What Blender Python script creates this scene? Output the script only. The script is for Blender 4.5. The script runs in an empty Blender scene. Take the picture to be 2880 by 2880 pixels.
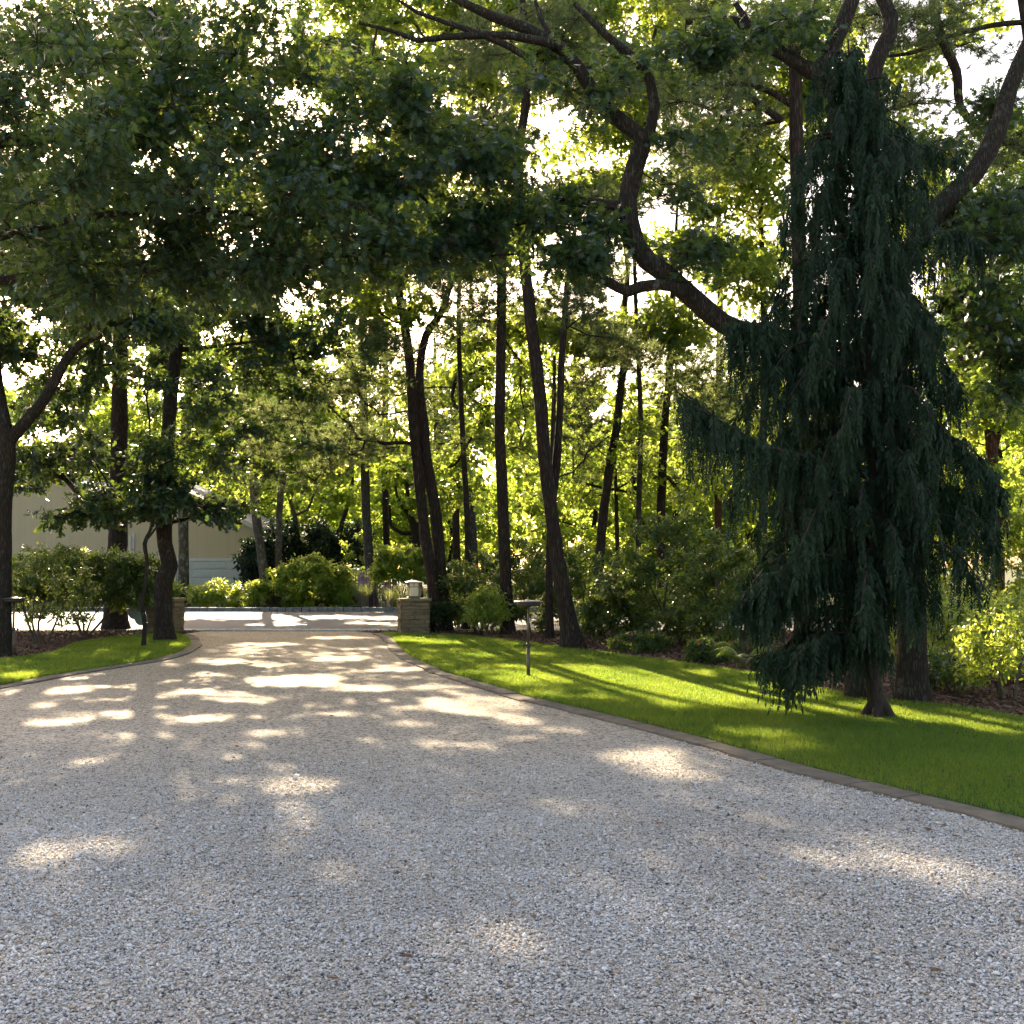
import bpy, math, random
import numpy as np
from mathutils import Vector
rng = np.random.default_rng(7)
random.seed(7)
C = bpy.data.collections.new('place'); bpy.context.scene.collection.children.link(C)
SC = bpy.context.scene
# ------------------------------------------------------------------ camera geometry
F = 3088.0; PITCH = math.atan(155/3088.0); EYE = 1.6
cp, sp = math.cos(PITCH), math.sin(PITCH)
def ray(u, v):
    a, b = (u-1440)/F, (1440-v)/F
    return np.array([a, cp - b*sp, sp + b*cp])
def P(u, v, d):
    r = ray(u, v); return np.array([0, 0, EYE]) + r*(d/r[1])
def G(u, v):
    r = ray(u, v); return np.array([0, 0, EYE]) + r*(-EYE/r[2])
AZ, EL = math.radians(-16), math.radians(26)
SUN = np.array([math.sin(AZ)*math.cos(EL), math.cos(AZ)*math.cos(EL), math.sin(EL)])
K = 1.4907
# sunlit patches on the ground (leaves in their sun path are cut away), x, y, rx, ry
BL = [(560,1285,95,13),(900,1332,112,20),(640,1243,60,6),(350,1308,50,10),(370,1358,50,9),(480,1322,45,7),(100,1305,75,8),
 (110,1363,62,9),(270,1390,36,9),(170,1440,50,10),(520,1383,60,11),(470,1480,85,12),(425,1433,32,8),(440,1511,55,9),(545,1530,42,12),
 (690,1398,36,6),(850,1405,60,8),(760,1368,60,7),(110,1608,75,24),(15,1572,44,20),(740,1560,60,13),(858,1570,30,9),(1080,1380,60,7),
 (1240,1421,62,11),(1310,1468,62,9),(1100,1530,40,7),(1640,1582,95,12),(1570,1636,60,17),(1800,1640,80,22),(1700,1692,80,11),
 (500,1216,80,4),(640,1204,80,3.5),(420,1250,50,6),(760,1262,40,5),(700,1300,60,6),(640,1350,50,6),(1000,1395,50,6),
 (1040,1288,115,15),(1240,1293,110,11),(1400,1332,170,17),(1150,1326,60,9),(1560,1342,90,12),(1780,1368,120,9),(850,1216,70,4),
 (1640,1395,40,8),(1500,1420,75,6),(1250,1345,80,7),(1700,1432,30,5),(1880,1385,60,8),(1420,1395,70,7),(960,1240,90,4),
 (1150,1284,210,17),(1350,1316,240,20),(1600,1346,160,14),(1060,1265,120,6),(60,1283,70,7),(330,1222,22,6),(290,1240,20,5),(400,1162,70,4),(620,1165,60,4),(520,1180,60,3),(100,1166,90,5),(690,1177,50,3)]
BLOB = []
for x, y, rx, ry in BL:
    g = G(x*K, y*K); a = G(x*K, (y-ry)*K)[1]; b = G(x*K, (y+ry)*K)[1]
    BLOB.append((g[0], (a+b)/2, rx*K/F*g[1], (a-b)/2))
BLOB += [(-2.05,24.0,.7,1.2),(-7.6,41.3,3.2,1.8),(-3.6,39.8,1.7,1.5),(-11.5,41.6,3.2,1.3),(-17.5,41.8,2.5,1.2),(-2.8,39.5,1.6,1.4),(6.6,12.2,1.0,.9)]
HALF = []
for x, y, rx, ry in [(400,1300,330,60),(930,1315,230,42),(1270,1440,130,26),(490,1485,150,50),(1000,1375,160,26),(560,1226,220,12),(100,1600,120,36),(1620,1640,150,40),(1250,1300,330,34),(1650,1370,260,26)]:
    g = G(x*K, y*K); a = G(x*K, (y-ry)*K)[1]; b = G(x*K, (y+ry)*K)[1]
    HALF.append((g[0], (a+b)/2, rx*K/F*g[1], (a-b)/2))
def sunlit(Cn, grow=1.0):
    g = Cn - SUN*(Cn[:, 2:3]/SUN[2])
    X, Y = g[:, 0], g[:, 1]
    nz = .5*np.sin(X*4.1+Y*1.7)*np.sin(Y*3.1-X*1.3)+.4*np.sin(X*9.3-Y*3.7+1)*np.sin(Y*6.1+X*2.2)
    m = np.zeros(len(Cn), bool)
    for x, y, a, b in BLOB:
        m |= ((X-x)/(a*grow))**2 + ((Y-y)/(b*grow))**2 < 1+.5*nz
    n2 = np.sin(X*2.3+Y*.9+.5)*np.sin(Y*2.0-X*.7)+.6*np.sin(X*5.3-Y*1.9)*np.sin(Y*4.1+X*1.1+2)
    for x, y, a, b in HALF:
        m |= (((X-x)/a)**2 + ((Y-y)/b)**2 < 1) & (n2 > .52)
    return m
# ------------------------------------------------------------------ object helpers
def mesh(name, V, FS, mat, parent=None, smooth=False, attr=None):
    V = np.asarray(V, np.float32)
    FS = [np.asarray(f, np.int32) for f in (FS if isinstance(FS, list) else [FS]) if len(f)]
    me = bpy.data.meshes.new(name)
    me.vertices.add(len(V)); me.vertices.foreach_set('co', V.ravel())
    nl = sum(f.size for f in FS); npoly = sum(len(f) for f in FS)
    me.loops.add(nl); me.polygons.add(npoly)
    me.loops.foreach_set('vertex_index', np.concatenate([f.ravel() for f in FS]))
    tot = np.concatenate([np.full(len(f), f.shape[1], np.int32) for f in FS])
    me.polygons.foreach_set('loop_start', np.concatenate([[0], np.cumsum(tot)[:-1]]).astype(np.int32))
    me.polygons.foreach_set('use_smooth', np.full(npoly, bool(smooth)))
    if attr is not None:
        a = me.attributes.new('tone', 'FLOAT', 'POINT'); a.data.foreach_set('value', np.asarray(attr, np.float32))
    me.update(calc_edges=True)
    if mat: me.materials.append(mat)
    o = bpy.data.objects.new(name, me); C.objects.link(o)
    if parent:
        o.parent = parent; o.location = [-c for c in parent.location] if parent.get('abs') else (0, 0, 0)
    return o
def tag(o, label, cat=None, group=None, kind=None):
    if label: o['label'] = label
    if cat: o['category'] = cat
    if group: o['group'] = group
    if kind: o['kind'] = kind
    return o
def empty(name, loc, label, cat, group=None, absolute=True, rz=0):
    o = bpy.data.objects.new(name, None); C.objects.link(o)
    o.location = tuple(float(c) for c in loc); o.rotation_euler = (0, 0, rz); o.empty_display_size = .2
    if absolute: o['abs'] = 1
    return tag(o, label, cat, group)
def struct(name, V, FS, mat, smooth=False):
    o = mesh(name, V, FS, mat, None, smooth); o['kind'] = 'structure'; return o
class MB:
    def __init__(s): s.v = []; s.f = {}; s.n = 0
    def add(s, V, FS):
        V = np.asarray(V, float)
        if isinstance(FS, np.ndarray): FS = [FS]
        elif isinstance(FS[0], np.ndarray): pass
        else:
            g = {}
            for f in FS: g.setdefault(len(f), []).append(f)
            FS = [np.array(x) for x in g.values()]
        for f in FS:
            if len(f): s.f.setdefault(f.shape[1], []).append(f + s.n)
        s.v.append(V); s.n += len(V)
    def box(s, c, h, rz=0, jit=0):
        q = np.array([[x, y, z] for x in (-1, 1) for y in (-1, 1) for z in (-1, 1)], float)*np.array(h)
        if jit: q += rng.uniform(-jit, jit, q.shape)
        ca, sa = math.cos(rz), math.sin(rz)
        q = np.c_[q[:, 0]*ca-q[:, 1]*sa, q[:, 0]*sa+q[:, 1]*ca, q[:, 2]] + np.array(c)
        s.add(q, [[0,1,3,2],[4,6,7,5],[0,4,5,1],[2,3,7,6],[0,2,6,4],[1,5,7,3]])
    def lathe(s, prof, c=(0,0,0), n=24):
        a = np.linspace(0, 2*np.pi, n, endpoint=False); V = []
        for r, z in prof: V.append(np.c_[r*np.cos(a), r*np.sin(a), np.full(n, z)])
        V = np.concatenate(V) + np.array(c); m = len(prof); f = []
        for i in range(m-1):
            for k in range(n):
                k2 = (k+1) % n; f.append([i*n+k, i*n+k2, (i+1)*n+k2, (i+1)*n+k])
        s.add(V, f)
    def build(s, name, mat, parent=None, smooth=False, bevel=0):
        o = mesh(name, np.concatenate(s.v), [np.concatenate(x) for x in s.f.values()], mat, parent, smooth)
        if bevel:
            b = o.modifiers.new('bevel', 'BEVEL'); b.width = bevel; b.segments = 2; b.limit_method = 'ANGLE'
        return o
# ------------------------------------------------------------------ materials
def newmat(name):
    m = bpy.data.materials.new(name); m.use_nodes = True; nt = m.node_tree; nt.nodes.clear()
    out = nt.nodes.new('ShaderNodeOutputMaterial'); return m, nt, out
def N(nt, t, **kw):
    n = nt.nodes.new('ShaderNode'+t)
    for k, v in kw.items():
        if k in n.inputs: n.inputs[k].default_value = v
        else: setattr(n, k, v)
    return n
def ramp(nt, fac, stops, interp='LINEAR'):
    r = nt.nodes.new('ShaderNodeValToRGB'); nt.links.new(fac, r.inputs[0]); r.color_ramp.interpolation = interp
    e = r.color_ramp.elements
    while len(e) < len(stops): e.new(.5)
    for i, (p, c) in enumerate(stops):
        e[i].position = p; e[i].color = (*c, 1) if len(c) == 3 else c
    return r.outputs[0]
def coords(nt, scale=(1,1,1)):
    g = nt.nodes.new('ShaderNodeNewGeometry'); m = N(nt, 'Mapping'); m.inputs['Scale'].default_value = scale
    nt.links.new(g.outputs['Position'], m.inputs[0]); return m.outputs[0]
def leafmat(name, cols, trans, tfac=.45, rough=.42, spec=.5):
    m, nt, out = newmat(name); L = nt.links
    g = nt.nodes.new('ShaderNodeNewGeometry'); rnd = g.outputs['Random Per Island']
    n = N(nt, 'TexNoise', Scale=.9); L.new(g.outputs['Position'], n.inputs['Vector'])
    mx = N(nt, 'Math', operation='MULTIPLY_ADD'); L.new(n.outputs[0], mx.inputs[0]); mx.inputs[1].default_value = .8
    ad = N(nt, 'Math', operation='MULTIPLY_ADD'); L.new(rnd, ad.inputs[0]); ad.inputs[1].default_value = .6; ad.inputs[2].default_value = -.25
    L.new(ad.outputs[0], mx.inputs[2])
    k = len(cols)
    c1 = ramp(nt, mx.outputs[0], [(i/(k-1), c) for i, c in enumerate(cols)])
    c2 = ramp(nt, mx.outputs[0], [(i/(len(trans)-1), c) for i, c in enumerate(trans)])
    p = N(nt, 'BsdfPrincipled', Roughness=rough); p.inputs['Specular IOR Level'].default_value = spec
    L.new(c1, p.inputs['Base Color'])
    t = N(nt, 'BsdfTranslucent'); L.new(c2, t.inputs[0])
    s = N(nt, 'MixShader'); s.inputs[0].default_value = tfac
    L.new(p.outputs[0], s.inputs[1]); L.new(t.outputs[0], s.inputs[2]); L.new(s.outputs[0], out.inputs[0])
    return m
def surf(name, stops, scale=(4,4,4), rough=.85, bump=.3, detail=8, dist=.02, tex='noise', spec=.3, metal=0, nscale=1.0):
    m, nt, out = newmat(name); L = nt.links
    v = coords(nt, scale); n = N(nt, 'TexNoise', Scale=nscale, Detail=detail, Roughness=.65); L.new(v, n.inputs['Vector'])
    p = N(nt, 'BsdfPrincipled', Roughness=rough, Metallic=metal); p.inputs['Specular IOR Level'].default_value = spec
    L.new(ramp(nt, n.outputs[0], stops), p.inputs['Base Color'])
    if bump:
        n2 = N(nt, 'TexNoise', Scale=nscale*4, Detail=6); L.new(v, n2.inputs['Vector'])
        b = N(nt, 'Bump', Strength=bump, Distance=dist); L.new(n2.outputs[0], b.inputs['Height']); L.new(b.outputs[0], p.inputs['Normal'])
    L.new(p.outputs[0], out.inputs[0]); return m
def barkmat(name, dark, mid, lich, lfac=.25, vs=5.0):
    m, nt, out = newmat(name); L = nt.links
    v = coords(nt, (vs*4.2, vs*4.2, vs*.6))
    n = N(nt, 'TexNoise', Scale=1.1, Detail=6); L.new(v, n.inputs['Vector'])
    ma = N(nt, 'Mix', data_type='RGBA'); ma.inputs[0].default_value = .42; L.new(v, ma.inputs[6]); L.new(n.outputs['Color'], ma.inputs[7])
    vo = N(nt, 'TexVoronoi', feature='DISTANCE_TO_EDGE', Scale=2.2); L.new(ma.outputs[2], vo.inputs['Vector'])
    vc = N(nt, 'TexVoronoi', Scale=2.2); L.new(ma.outputs[2], vc.inputs['Vector'])
    c = ramp(nt, vo.outputs['Distance'], [(0, tuple(x*.62 for x in dark)), (.16, dark), (.5, mid)])
    c2 = N(nt, 'Mix', data_type='RGBA', blend_type='MULTIPLY'); c2.inputs[0].default_value = .35
    L.new(c, c2.inputs[6]); L.new(vc.outputs['Color'], c2.inputs[7])
    v2 = coords(nt, (6, 6, 4)); n2 = N(nt, 'TexNoise', Scale=1, Detail=7, Roughness=.7); L.new(v2, n2.inputs['Vector'])
    r = ramp(nt, n2.outputs[0], [(.66-lfac*.4, (0,0,0)), (.86-lfac*.3, (1,1,1))])
    c3 = N(nt, 'Mix', data_type='RGBA'); L.new(r, c3.inputs[0]); L.new(c2.outputs[2], c3.inputs[6]); c3.inputs[7].default_value = (*lich, 1)
    p = N(nt, 'BsdfPrincipled', Roughness=.9); p.inputs['Specular IOR Level'].default_value = .2
    L.new(c3.outputs[2], p.inputs['Base Color'])
    mb = N(nt, 'Math', operation='MINIMUM'); L.new(vo.outputs['Distance'], mb.inputs[0]); mb.inputs[1].default_value = .25
    b = N(nt, 'Bump', Strength=.9, Distance=.06); L.new(mb.outputs[0], b.inputs['Height'])
    b2 = N(nt, 'Bump', Strength=.5, Distance=.01); L.new(n2.outputs[0], b2.inputs['Height']); L.new(b.outputs[0], b2.inputs['Normal'])
    L.new(b2.outputs[0], p.inputs['Normal']); L.new(p.outputs[0], out.inputs[0]); return m
M = {}
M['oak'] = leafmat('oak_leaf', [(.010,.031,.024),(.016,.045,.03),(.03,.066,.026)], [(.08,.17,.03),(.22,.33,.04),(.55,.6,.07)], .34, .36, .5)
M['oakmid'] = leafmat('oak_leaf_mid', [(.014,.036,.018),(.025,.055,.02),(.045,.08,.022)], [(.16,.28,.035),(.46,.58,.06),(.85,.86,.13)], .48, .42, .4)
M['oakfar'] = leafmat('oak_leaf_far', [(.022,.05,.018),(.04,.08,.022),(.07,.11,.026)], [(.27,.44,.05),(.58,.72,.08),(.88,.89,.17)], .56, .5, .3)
M['pine'] = leafmat('pine_needle', [(.016,.036,.022),(.028,.052,.028),(.05,.068,.03)], [(.14,.24,.07),(.34,.42,.12),(.55,.52,.18)], .4, .5, .3)
M['cedar'] = leafmat('cedar_scale', [(.005,.017,.008),(.011,.030,.013),(.026,.055,.02)], [(.015,.055,.02),(.06,.13,.03)], .22, .6, .3)
M['yew'] = leafmat('yew_leaf', [(.01,.022,.014),(.02,.04,.02)], [(.03,.06,.02),(.05,.1,.03)], .2, .6, .3)
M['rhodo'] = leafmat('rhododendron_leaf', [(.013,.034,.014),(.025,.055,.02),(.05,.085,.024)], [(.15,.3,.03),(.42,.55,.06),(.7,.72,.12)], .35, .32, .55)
M['rhodolit'] = leafmat('rhododendron_sunlit_leaf', [(.05,.1,.025),(.1,.16,.035),(.17,.22,.06)], [(.4,.55,.05),(.7,.78,.1),(.88,.88,.2)], .5, .35, .7)  # lighter copy of the rhododendron leaf, sunlight put into its colour
M['grass'] = leafmat('grass_blade', [(.009,.045,.014),(.013,.06,.018),(.028,.08,.022)], [(.17,.34,.04),(.44,.6,.055),(.74,.78,.09)], .45, .55, .25)
M['reed'] = leafmat('reed_blade', [(.12,.16,.06),(.2,.22,.1)], [(.4,.5,.1),(.6,.6,.25)], .5)
M['fern'] = leafmat('fern_frond', [(.06,.12,.02),(.09,.15,.03)], [(.3,.45,.04),(.45,.55,.06)], .5)
M['pink'] = surf('pink_petal', [(.3,(.5,.03,.22)),(.7,(.65,.08,.35))], bump=0, rough=.6)
M['red'] = surf('red_petal', [(.3,(.6,.03,.02)),(.7,(.7,.06,.03))], bump=0, rough=.6)
M['lilac'] = surf('lilac_spike', [(.3,(.25,.17,.3)),(.7,(.4,.28,.42))], bump=0, rough=.7)
M['barkpine'] = barkmat('pine_bark', (.045,.031,.023), (.115,.078,.056), (.11,.095,.075), .12, 5)
M['barkoak'] = barkmat('oak_bark', (.045,.036,.027), (.11,.088,.065), (.19,.18,.14), .22, 8)
M['barkpale'] = barkmat('pale_bark', (.12,.1,.075), (.24,.2,.15), (.36,.35,.28), .4, 8)
M['barkgrey'] = barkmat('grey_pine_bark', (.08,.07,.065), (.19,.16,.145), (.26,.24,.21), .2, 5)
M['barkred'] = barkmat('reddish_bark', (.1,.05,.03), (.26,.14,.08), (.2,.16,.12), .1, 6)
M['cedarbark'] = surf('cedar_bark', [(.3,(.014,.01,.008)),(.7,(.05,.034,.025))], (14,14,4), bump=.8, dist=.02)
M['twig'] = surf('twig_bark', [(.3,(.05,.038,.028)),(.7,(.12,.095,.07))], (9,9,9), bump=0)
M['metal'] = surf('lantern_metal', [(.3,(.1,.085,.065)),(.7,(.17,.15,.11))], (20,20,20), rough=.45, bump=.1, metal=.6)
M['darkmetal'] = surf('dark_metal', [(.3,(.02,.02,.02)),(.7,(.045,.042,.04))], (20,20,20), rough=.5, bump=.1, spec=.5)
M['capmetal'] = surf('aged_cap_metal', [(.3,(.13,.13,.14)),(.7,(.22,.22,.24))], (14,14,14), rough=.32, bump=.05, metal=.7)
M['polemetal'] = surf('bronze_pole', [(.3,(.09,.065,.04)),(.7,(.17,.125,.08))], (20,20,9), rough=.4, bump=.1, metal=.3, spec=.5)
M['stone'] = surf('pillar_stone', [(.25,(.1,.075,.045)),(.5,(.19,.145,.085)),(.75,(.27,.21,.12))], (3,3,14), rough=.9, bump=.6, dist=.02)
M['capstone'] = surf('cap_stone', [(.3,(.16,.13,.07)),(.7,(.27,.22,.12))], (8,8,8), bump=.5)
M['edging'] = surf('edging_stone', [(.25,(.1,.08,.058)),(.5,(.16,.13,.095)),(.75,(.24,.2,.145))], (5,5,5), rough=.9, bump=.5, dist=.01)
M['cobble'] = surf('granite_block', [(.3,(.12,.12,.125)),(.7,(.28,.28,.285))], (7,7,7), rough=.85, bump=.5)
M['cobblepale'] = surf('pale_granite', [(.3,(.35,.34,.32)),(.7,(.55,.53,.5))], (9,9,9), rough=.85, bump=.5)
M['mulch'] = surf('bark_mulch', [(.3,(.03,.018,.012)),(.5,(.075,.04,.026)),(.72,(.15,.085,.055))], (16,16,16), rough=.95, bump=1, dist=.03, nscale=1.6)
M['chip'] = surf('mulch_chip', [(.3,(.06,.03,.02)),(.5,(.13,.07,.045)),(.7,(.24,.15,.1))], (9,9,9), bump=0, nscale=3)
M['soil'] = surf('forest_floor', [(.3,(.05,.045,.02)),(.5,(.06,.08,.025)),(.7,(.11,.1,.05))], (1.2,1.2,1.2), rough=.95, bump=.6, dist=.05)
M['lawn'] = surf('lawn_turf', [(.3,(.02,.05,.012)),(.7,(.036,.075,.016))], (3,3,3), rough=.9, bump=.6, nscale=3, dist=.02)
M['wall'] = surf('tan_siding', [(.3,(.44,.35,.215)),(.7,(.49,.39,.245))], (9,9,.12), rough=.8, bump=.25)
M['roof'] = surf('grey_shingle', [(.3,(.12,.12,.12)),(.7,(.2,.2,.2))], (6,6,12), rough=.9, bump=.3)
M['trim'] = surf('trim_paint', [(.3,(.5,.48,.42)),(.7,(.56,.54,.48))], bump=0, rough=.6)
M['door'] = surf('garage_paint', [(.3,(.42,.42,.38)),(.7,(.46,.46,.42))], bump=0, rough=.5)
M['disc'] = surf('grey_green_disc', [(.3,(.12,.15,.13)),(.7,(.17,.2,.17))], bump=0, rough=.6)
M['brownleaf'] = surf('dead_leaf', [(.3,(.1,.045,.02)),(.7,(.22,.1,.04))], bump=0, rough=.7)
# frosted glass
m, nt, out = newmat('frosted_glass'); t = N(nt, 'BsdfTranslucent', Color=(.85,.85,.78,1)); dd = N(nt, 'BsdfPrincipled', Roughness=.35)
dd.inputs['Base Color'].default_value = (.75,.76,.72,1); s_ = N(nt, 'MixShader'); s_.inputs[0].default_value = .75
nt.links.new(dd.outputs[0], s_.inputs[1]); nt.links.new(t.outputs[0], s_.inputs[2]); nt.links.new(s_.outputs[0], out.inputs[0]); M['glass'] = m
# gravel surface
def gravelmat():
    m, nt, out = newmat('gravel'); L = nt.links; v = coords(nt)
    vo = N(nt, 'TexVoronoi', Scale=62); L.new(v, vo.inputs['Vector'])
    vs = N(nt, 'TexVoronoi', Scale=27); L.new(v, vs.inputs['Vector'])
    sx = N(nt, 'SeparateColor'); L.new(vo.outputs['Color'], sx.inputs[0])
    base = ramp(nt, sx.outputs[0], [(0,(.1,.1,.115)),(.12,(.25,.235,.215)),(.3,(.44,.41,.375)),(.6,(.55,.515,.47)),(1,(.68,.65,.61))])
    sy = N(nt, 'SeparateColor'); L.new(vs.outputs['Color'], sy.inputs[0])
    d2 = ramp(nt, sy.outputs[1], [(0,(.45,.44,.45)),(.08,(.6,.58,.56)),(.14,(1,1,1))])
    a = N(nt, 'Mix', data_type='RGBA', blend_type='MULTIPLY'); a.inputs[0].default_value = 1; L.new(base, a.inputs[6]); L.new(d2, a.inputs[7])
    n = N(nt, 'TexNoise', Scale=.35, Detail=5); L.new(v, n.inputs['Vector'])
    big = ramp(nt, n.outputs[0], [(.3,(.82,.8,.77)),(.7,(1.0,.99,.97))])
    b = N(nt, 'Mix', data_type='RGBA', blend_type='MULTIPLY'); b.inputs[0].default_value = 1; L.new(a.outputs[2], b.inputs[6]); L.new(big, b.inputs[7])
    # warm light from the foliage put into the colour, stronger towards the road
    sp_ = N(nt, 'SeparateXYZ'); L.new(v, sp_.inputs[0])
    mr = N(nt, 'MapRange'); mr.inputs['From Min'].default_value = 5; mr.inputs['From Max'].default_value = 17; L.new(sp_.outputs['Y'], mr.inputs[0])
    c = N(nt, 'Mix', data_type='RGBA', blend_type='MULTIPLY'); L.new(mr.outputs[0], c.inputs[0]); L.new(b.outputs[2], c.inputs[6]); c.inputs[7].default_value = (.95,.82,.64,1)
    p = N(nt, 'BsdfPrincipled', Roughness=.8); p.inputs['Specular IOR Level'].default_value = .3
    L.new(c.outputs[2], p.inputs['Base Color'])
    bu = N(nt, 'Bump', Strength=1, Distance=.012, invert=True); L.new(vo.outputs['Distance'], bu.inputs['Height'])
    bv = N(nt, 'Bump', Strength=.6, Distance=.03); n3 = N(nt, 'TexNoise', Scale=3, Detail=8); L.new(v, n3.inputs['Vector']); L.new(n3.outputs[0], bv.inputs['Height'])
    L.new(bu.outputs[0], bv.inputs['Normal']); L.new(bv.outputs[0], p.inputs['Normal']); L.new(p.outputs[0], out.inputs[0]); return m
M['gravel'] = gravelmat()
m, nt, out = newmat('pebble'); g = nt.nodes.new('ShaderNodeNewGeometry')
r1 = ramp(nt, g.outputs['Random Per Island'], [(0,(.06,.06,.07)),(.05,(.22,.21,.22)),(.1,(.5,.36,.22)),(.17,(.55,.47,.36)),(.3,(.56,.53,.5)),(.6,(.66,.62,.6)),(.85,(.76,.73,.72)),(1,(.85,.83,.83))])
p = N(nt, 'BsdfPrincipled', Roughness=.6); p.inputs['Specular IOR Level'].default_value = .35
pn = N(nt, 'TexNoise', Scale=.55, Detail=5); nt.links.new(g.outputs['Position'], pn.inputs['Vector'])
pr_ = ramp(nt, pn.outputs[0], [(.35,(.8,.77,.73)),(.65,(1,1,1))]); pm = N(nt, 'Mix', data_type='RGBA', blend_type='MULTIPLY'); pm.inputs[0].default_value = 1
nt.links.new(r1, pm.inputs[6]); nt.links.new(pr_, pm.inputs[7]); nt.links.new(pm.outputs[2], p.inputs['Base Color']); nt.links.new(p.outputs[0], out.inputs[0]); M['pebble'] = m
M['asphalt'] = surf('asphalt', [(.3,(.055,.056,.066)),(.7,(.09,.09,.102))], (30,30,30), rough=.75, bump=.4, dist=.005, spec=.5)
# ------------------------------------------------------------------ geometry tools
def unit(a): return a/np.maximum(np.linalg.norm(a, axis=-1, keepdims=True), 1e-9)
def catmull(pts, step):
    pts = np.asarray(pts, float); q = np.vstack([2*pts[0]-pts[1], pts, 2*pts[-1]-pts[-2]]); out = []
    for i in range(1, len(q)-2):
        p0, p1, p2, p3 = q[i-1:i+3]; n = max(1, int(np.linalg.norm((p2-p1)[:3])/step))
        for k in range(n):
            t = k/n
            out.append(.5*((2*p1)+(-p0+p2)*t+(2*p0-5*p1+4*p2-p3)*t*t+(-p0+3*p1-3*p2+p3)*t**3))
    out.append(pts[-1]); return np.array(out)
def tube(mb, pts, r, n=6, rough=0, ph=None):
    pts = np.asarray(pts, float); k = len(pts)
    if k < 2: return
    T = unit(np.gradient(pts, axis=0)); up = np.array([1., 0, 0]) if abs(T[0][0]) < .8 else np.array([0, 1., 0])
    A = []; u = unit(np.cross(T[0], up))
    for t in T:
        u = unit(u - t*np.dot(u, t)); A.append(u)
    A = np.array(A); B = np.cross(T, A); a = np.linspace(0, 2*np.pi, n, endpoint=False)
    R = np.repeat(np.asarray(r, float)[:, None], n, 1)
    if rough:
        ph = rng.uniform(0, 6) if ph is None else ph; zz = np.cumsum(np.r_[0, np.linalg.norm(np.diff(pts, axis=0), axis=1)])[:, None]
        R = R*(1+rough*(np.sin(3*a[None]+ph+zz*1.3)*.5+np.sin(5*a[None]-zz*2.1+ph*2)*.35+np.sin(2*a[None]+zz*4+ph)*.4)+rng.normal(0, rough*.35, R.shape))
    V = pts[:, None]+R[..., None]*(np.cos(a)[None, :, None]*A[:, None]+np.sin(a)[None, :, None]*B[:, None])
    i, j = np.meshgrid(np.arange(k-1), np.arange(n), indexing='ij'); j2 = (j+1) % n
    f = np.stack([i*n+j, i*n+j2, (i+1)*n+j2, (i+1)*n+j], -1).reshape(-1, 4)
    mb.add(V.reshape(-1, 3), f)
def strip_t(ts, ws, droop=.12, fold=.0):
    V = []
    for t, w in zip(ts, ws): V += [[-w, t, -droop*t*t+fold*w], [w, t, -droop*t*t+fold*w]]
    f = [[2*i, 2*i+1, 2*i+3, 2*i+2] for i in range(len(ts)-1)]
    return np.array(V), np.array(f)
T_OAK = strip_t([0,.16,.3,.38,.52,.6,.72,.8,1], [.012,.045,.28,.05,.44,.06,.35,.05,.015], .15)
T_OAK3 = strip_t([0,.35,.5,.72,1], [.03,.3,.14,.36,.04], .15)
T_OAK2 = strip_t([0,.42,.75,1], [.05,.34,.3,.04], .15)
T_OVAL = strip_t([0,.3,.65,1], [.03,.2,.19,.02], .18)
T_DIA = (np.array([[0,0,0],[.32,.5,0],[0,1,-.1],[-.32,.5,0]]), np.array([[0,1,2,3]]))
T_NEED = (np.array([[-.035,0,0],[.035,0,0],[0,1,0]]), np.array([[0,1,2]]))
def place(Cn, D, Nn, S, tmpl):
    D = unit(D); X = unit(np.cross(D, Nn)); Z = np.cross(X, D); tv, tf = tmpl
    S = np.broadcast_to(np.asarray(S, float), (len(Cn),))[:, None, None]
    V = Cn[:, None]+S*(tv[None, :, :1]*X[:, None]+tv[None, :, 1:2]*D[:, None]+tv[None, :, 2:]*Z[:, None])
    Fc = tf[None]+(np.arange(len(Cn))*len(tv))[:, None, None]
    return V.reshape(-1, 3), Fc.reshape(-1, tf.shape[1])
def ball(n):
    v = unit(rng.normal(size=(n, 3))); return v*rng.uniform(0, 1, (n, 1))**(1/3)
def spray(cen, R, ntw, nlf, flat=.55, droop=.35, spread=.7):
    n = len(cen); R = np.broadcast_to(np.asarray(R, float), (n,))
    tips = cen[:, None]+ball(n*ntw).reshape(n, ntw, 3)*R[:, None, None]*np.array([1, 1, flat])
    c = np.repeat(cen[:, None], ntw, 1).reshape(-1, 3); tp = tips.reshape(-1, 3)
    t = rng.uniform(.25, 1.05, (len(tp), nlf, 1))
    base = c[:, None]+(tp-c)[:, None]*t+rng.normal(0, .03, (len(tp), nlf, 3))*(1+R.mean())
    D = unit(tp-c)[:, None]*.6+rng.normal(0, spread, base.shape)+np.array([0, 0, -droop])
    Nn = np.array([0, 0, 1.])+rng.normal(0, .55, base.shape)
    return base.reshape(-1, 3), D.reshape(-1, 3), Nn.reshape(-1, 3), c, tp
def tufts(cen, R, ntw, nn, flat=.5):
    n = len(cen)
    tp = (cen[:, None]+ball(n*ntw).reshape(n, ntw, 3)*R*np.array([1, 1, flat])).reshape(-1, 3); c = np.repeat(cen, ntw, 0)
    ax = unit(tp-c+np.array([0, 0, .25*R]))
    base = np.repeat(tp[:, None], nn, 1)+ax[:, None]*rng.uniform(-.09, .03, (len(tp), nn, 1))
    D = ax[:, None]*.5+unit(rng.normal(size=base.shape))*.8
    return base.reshape(-1, 3), D.reshape(-1, 3), rng.normal(size=base.shape).reshape(-1, 3), c, tp
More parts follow.
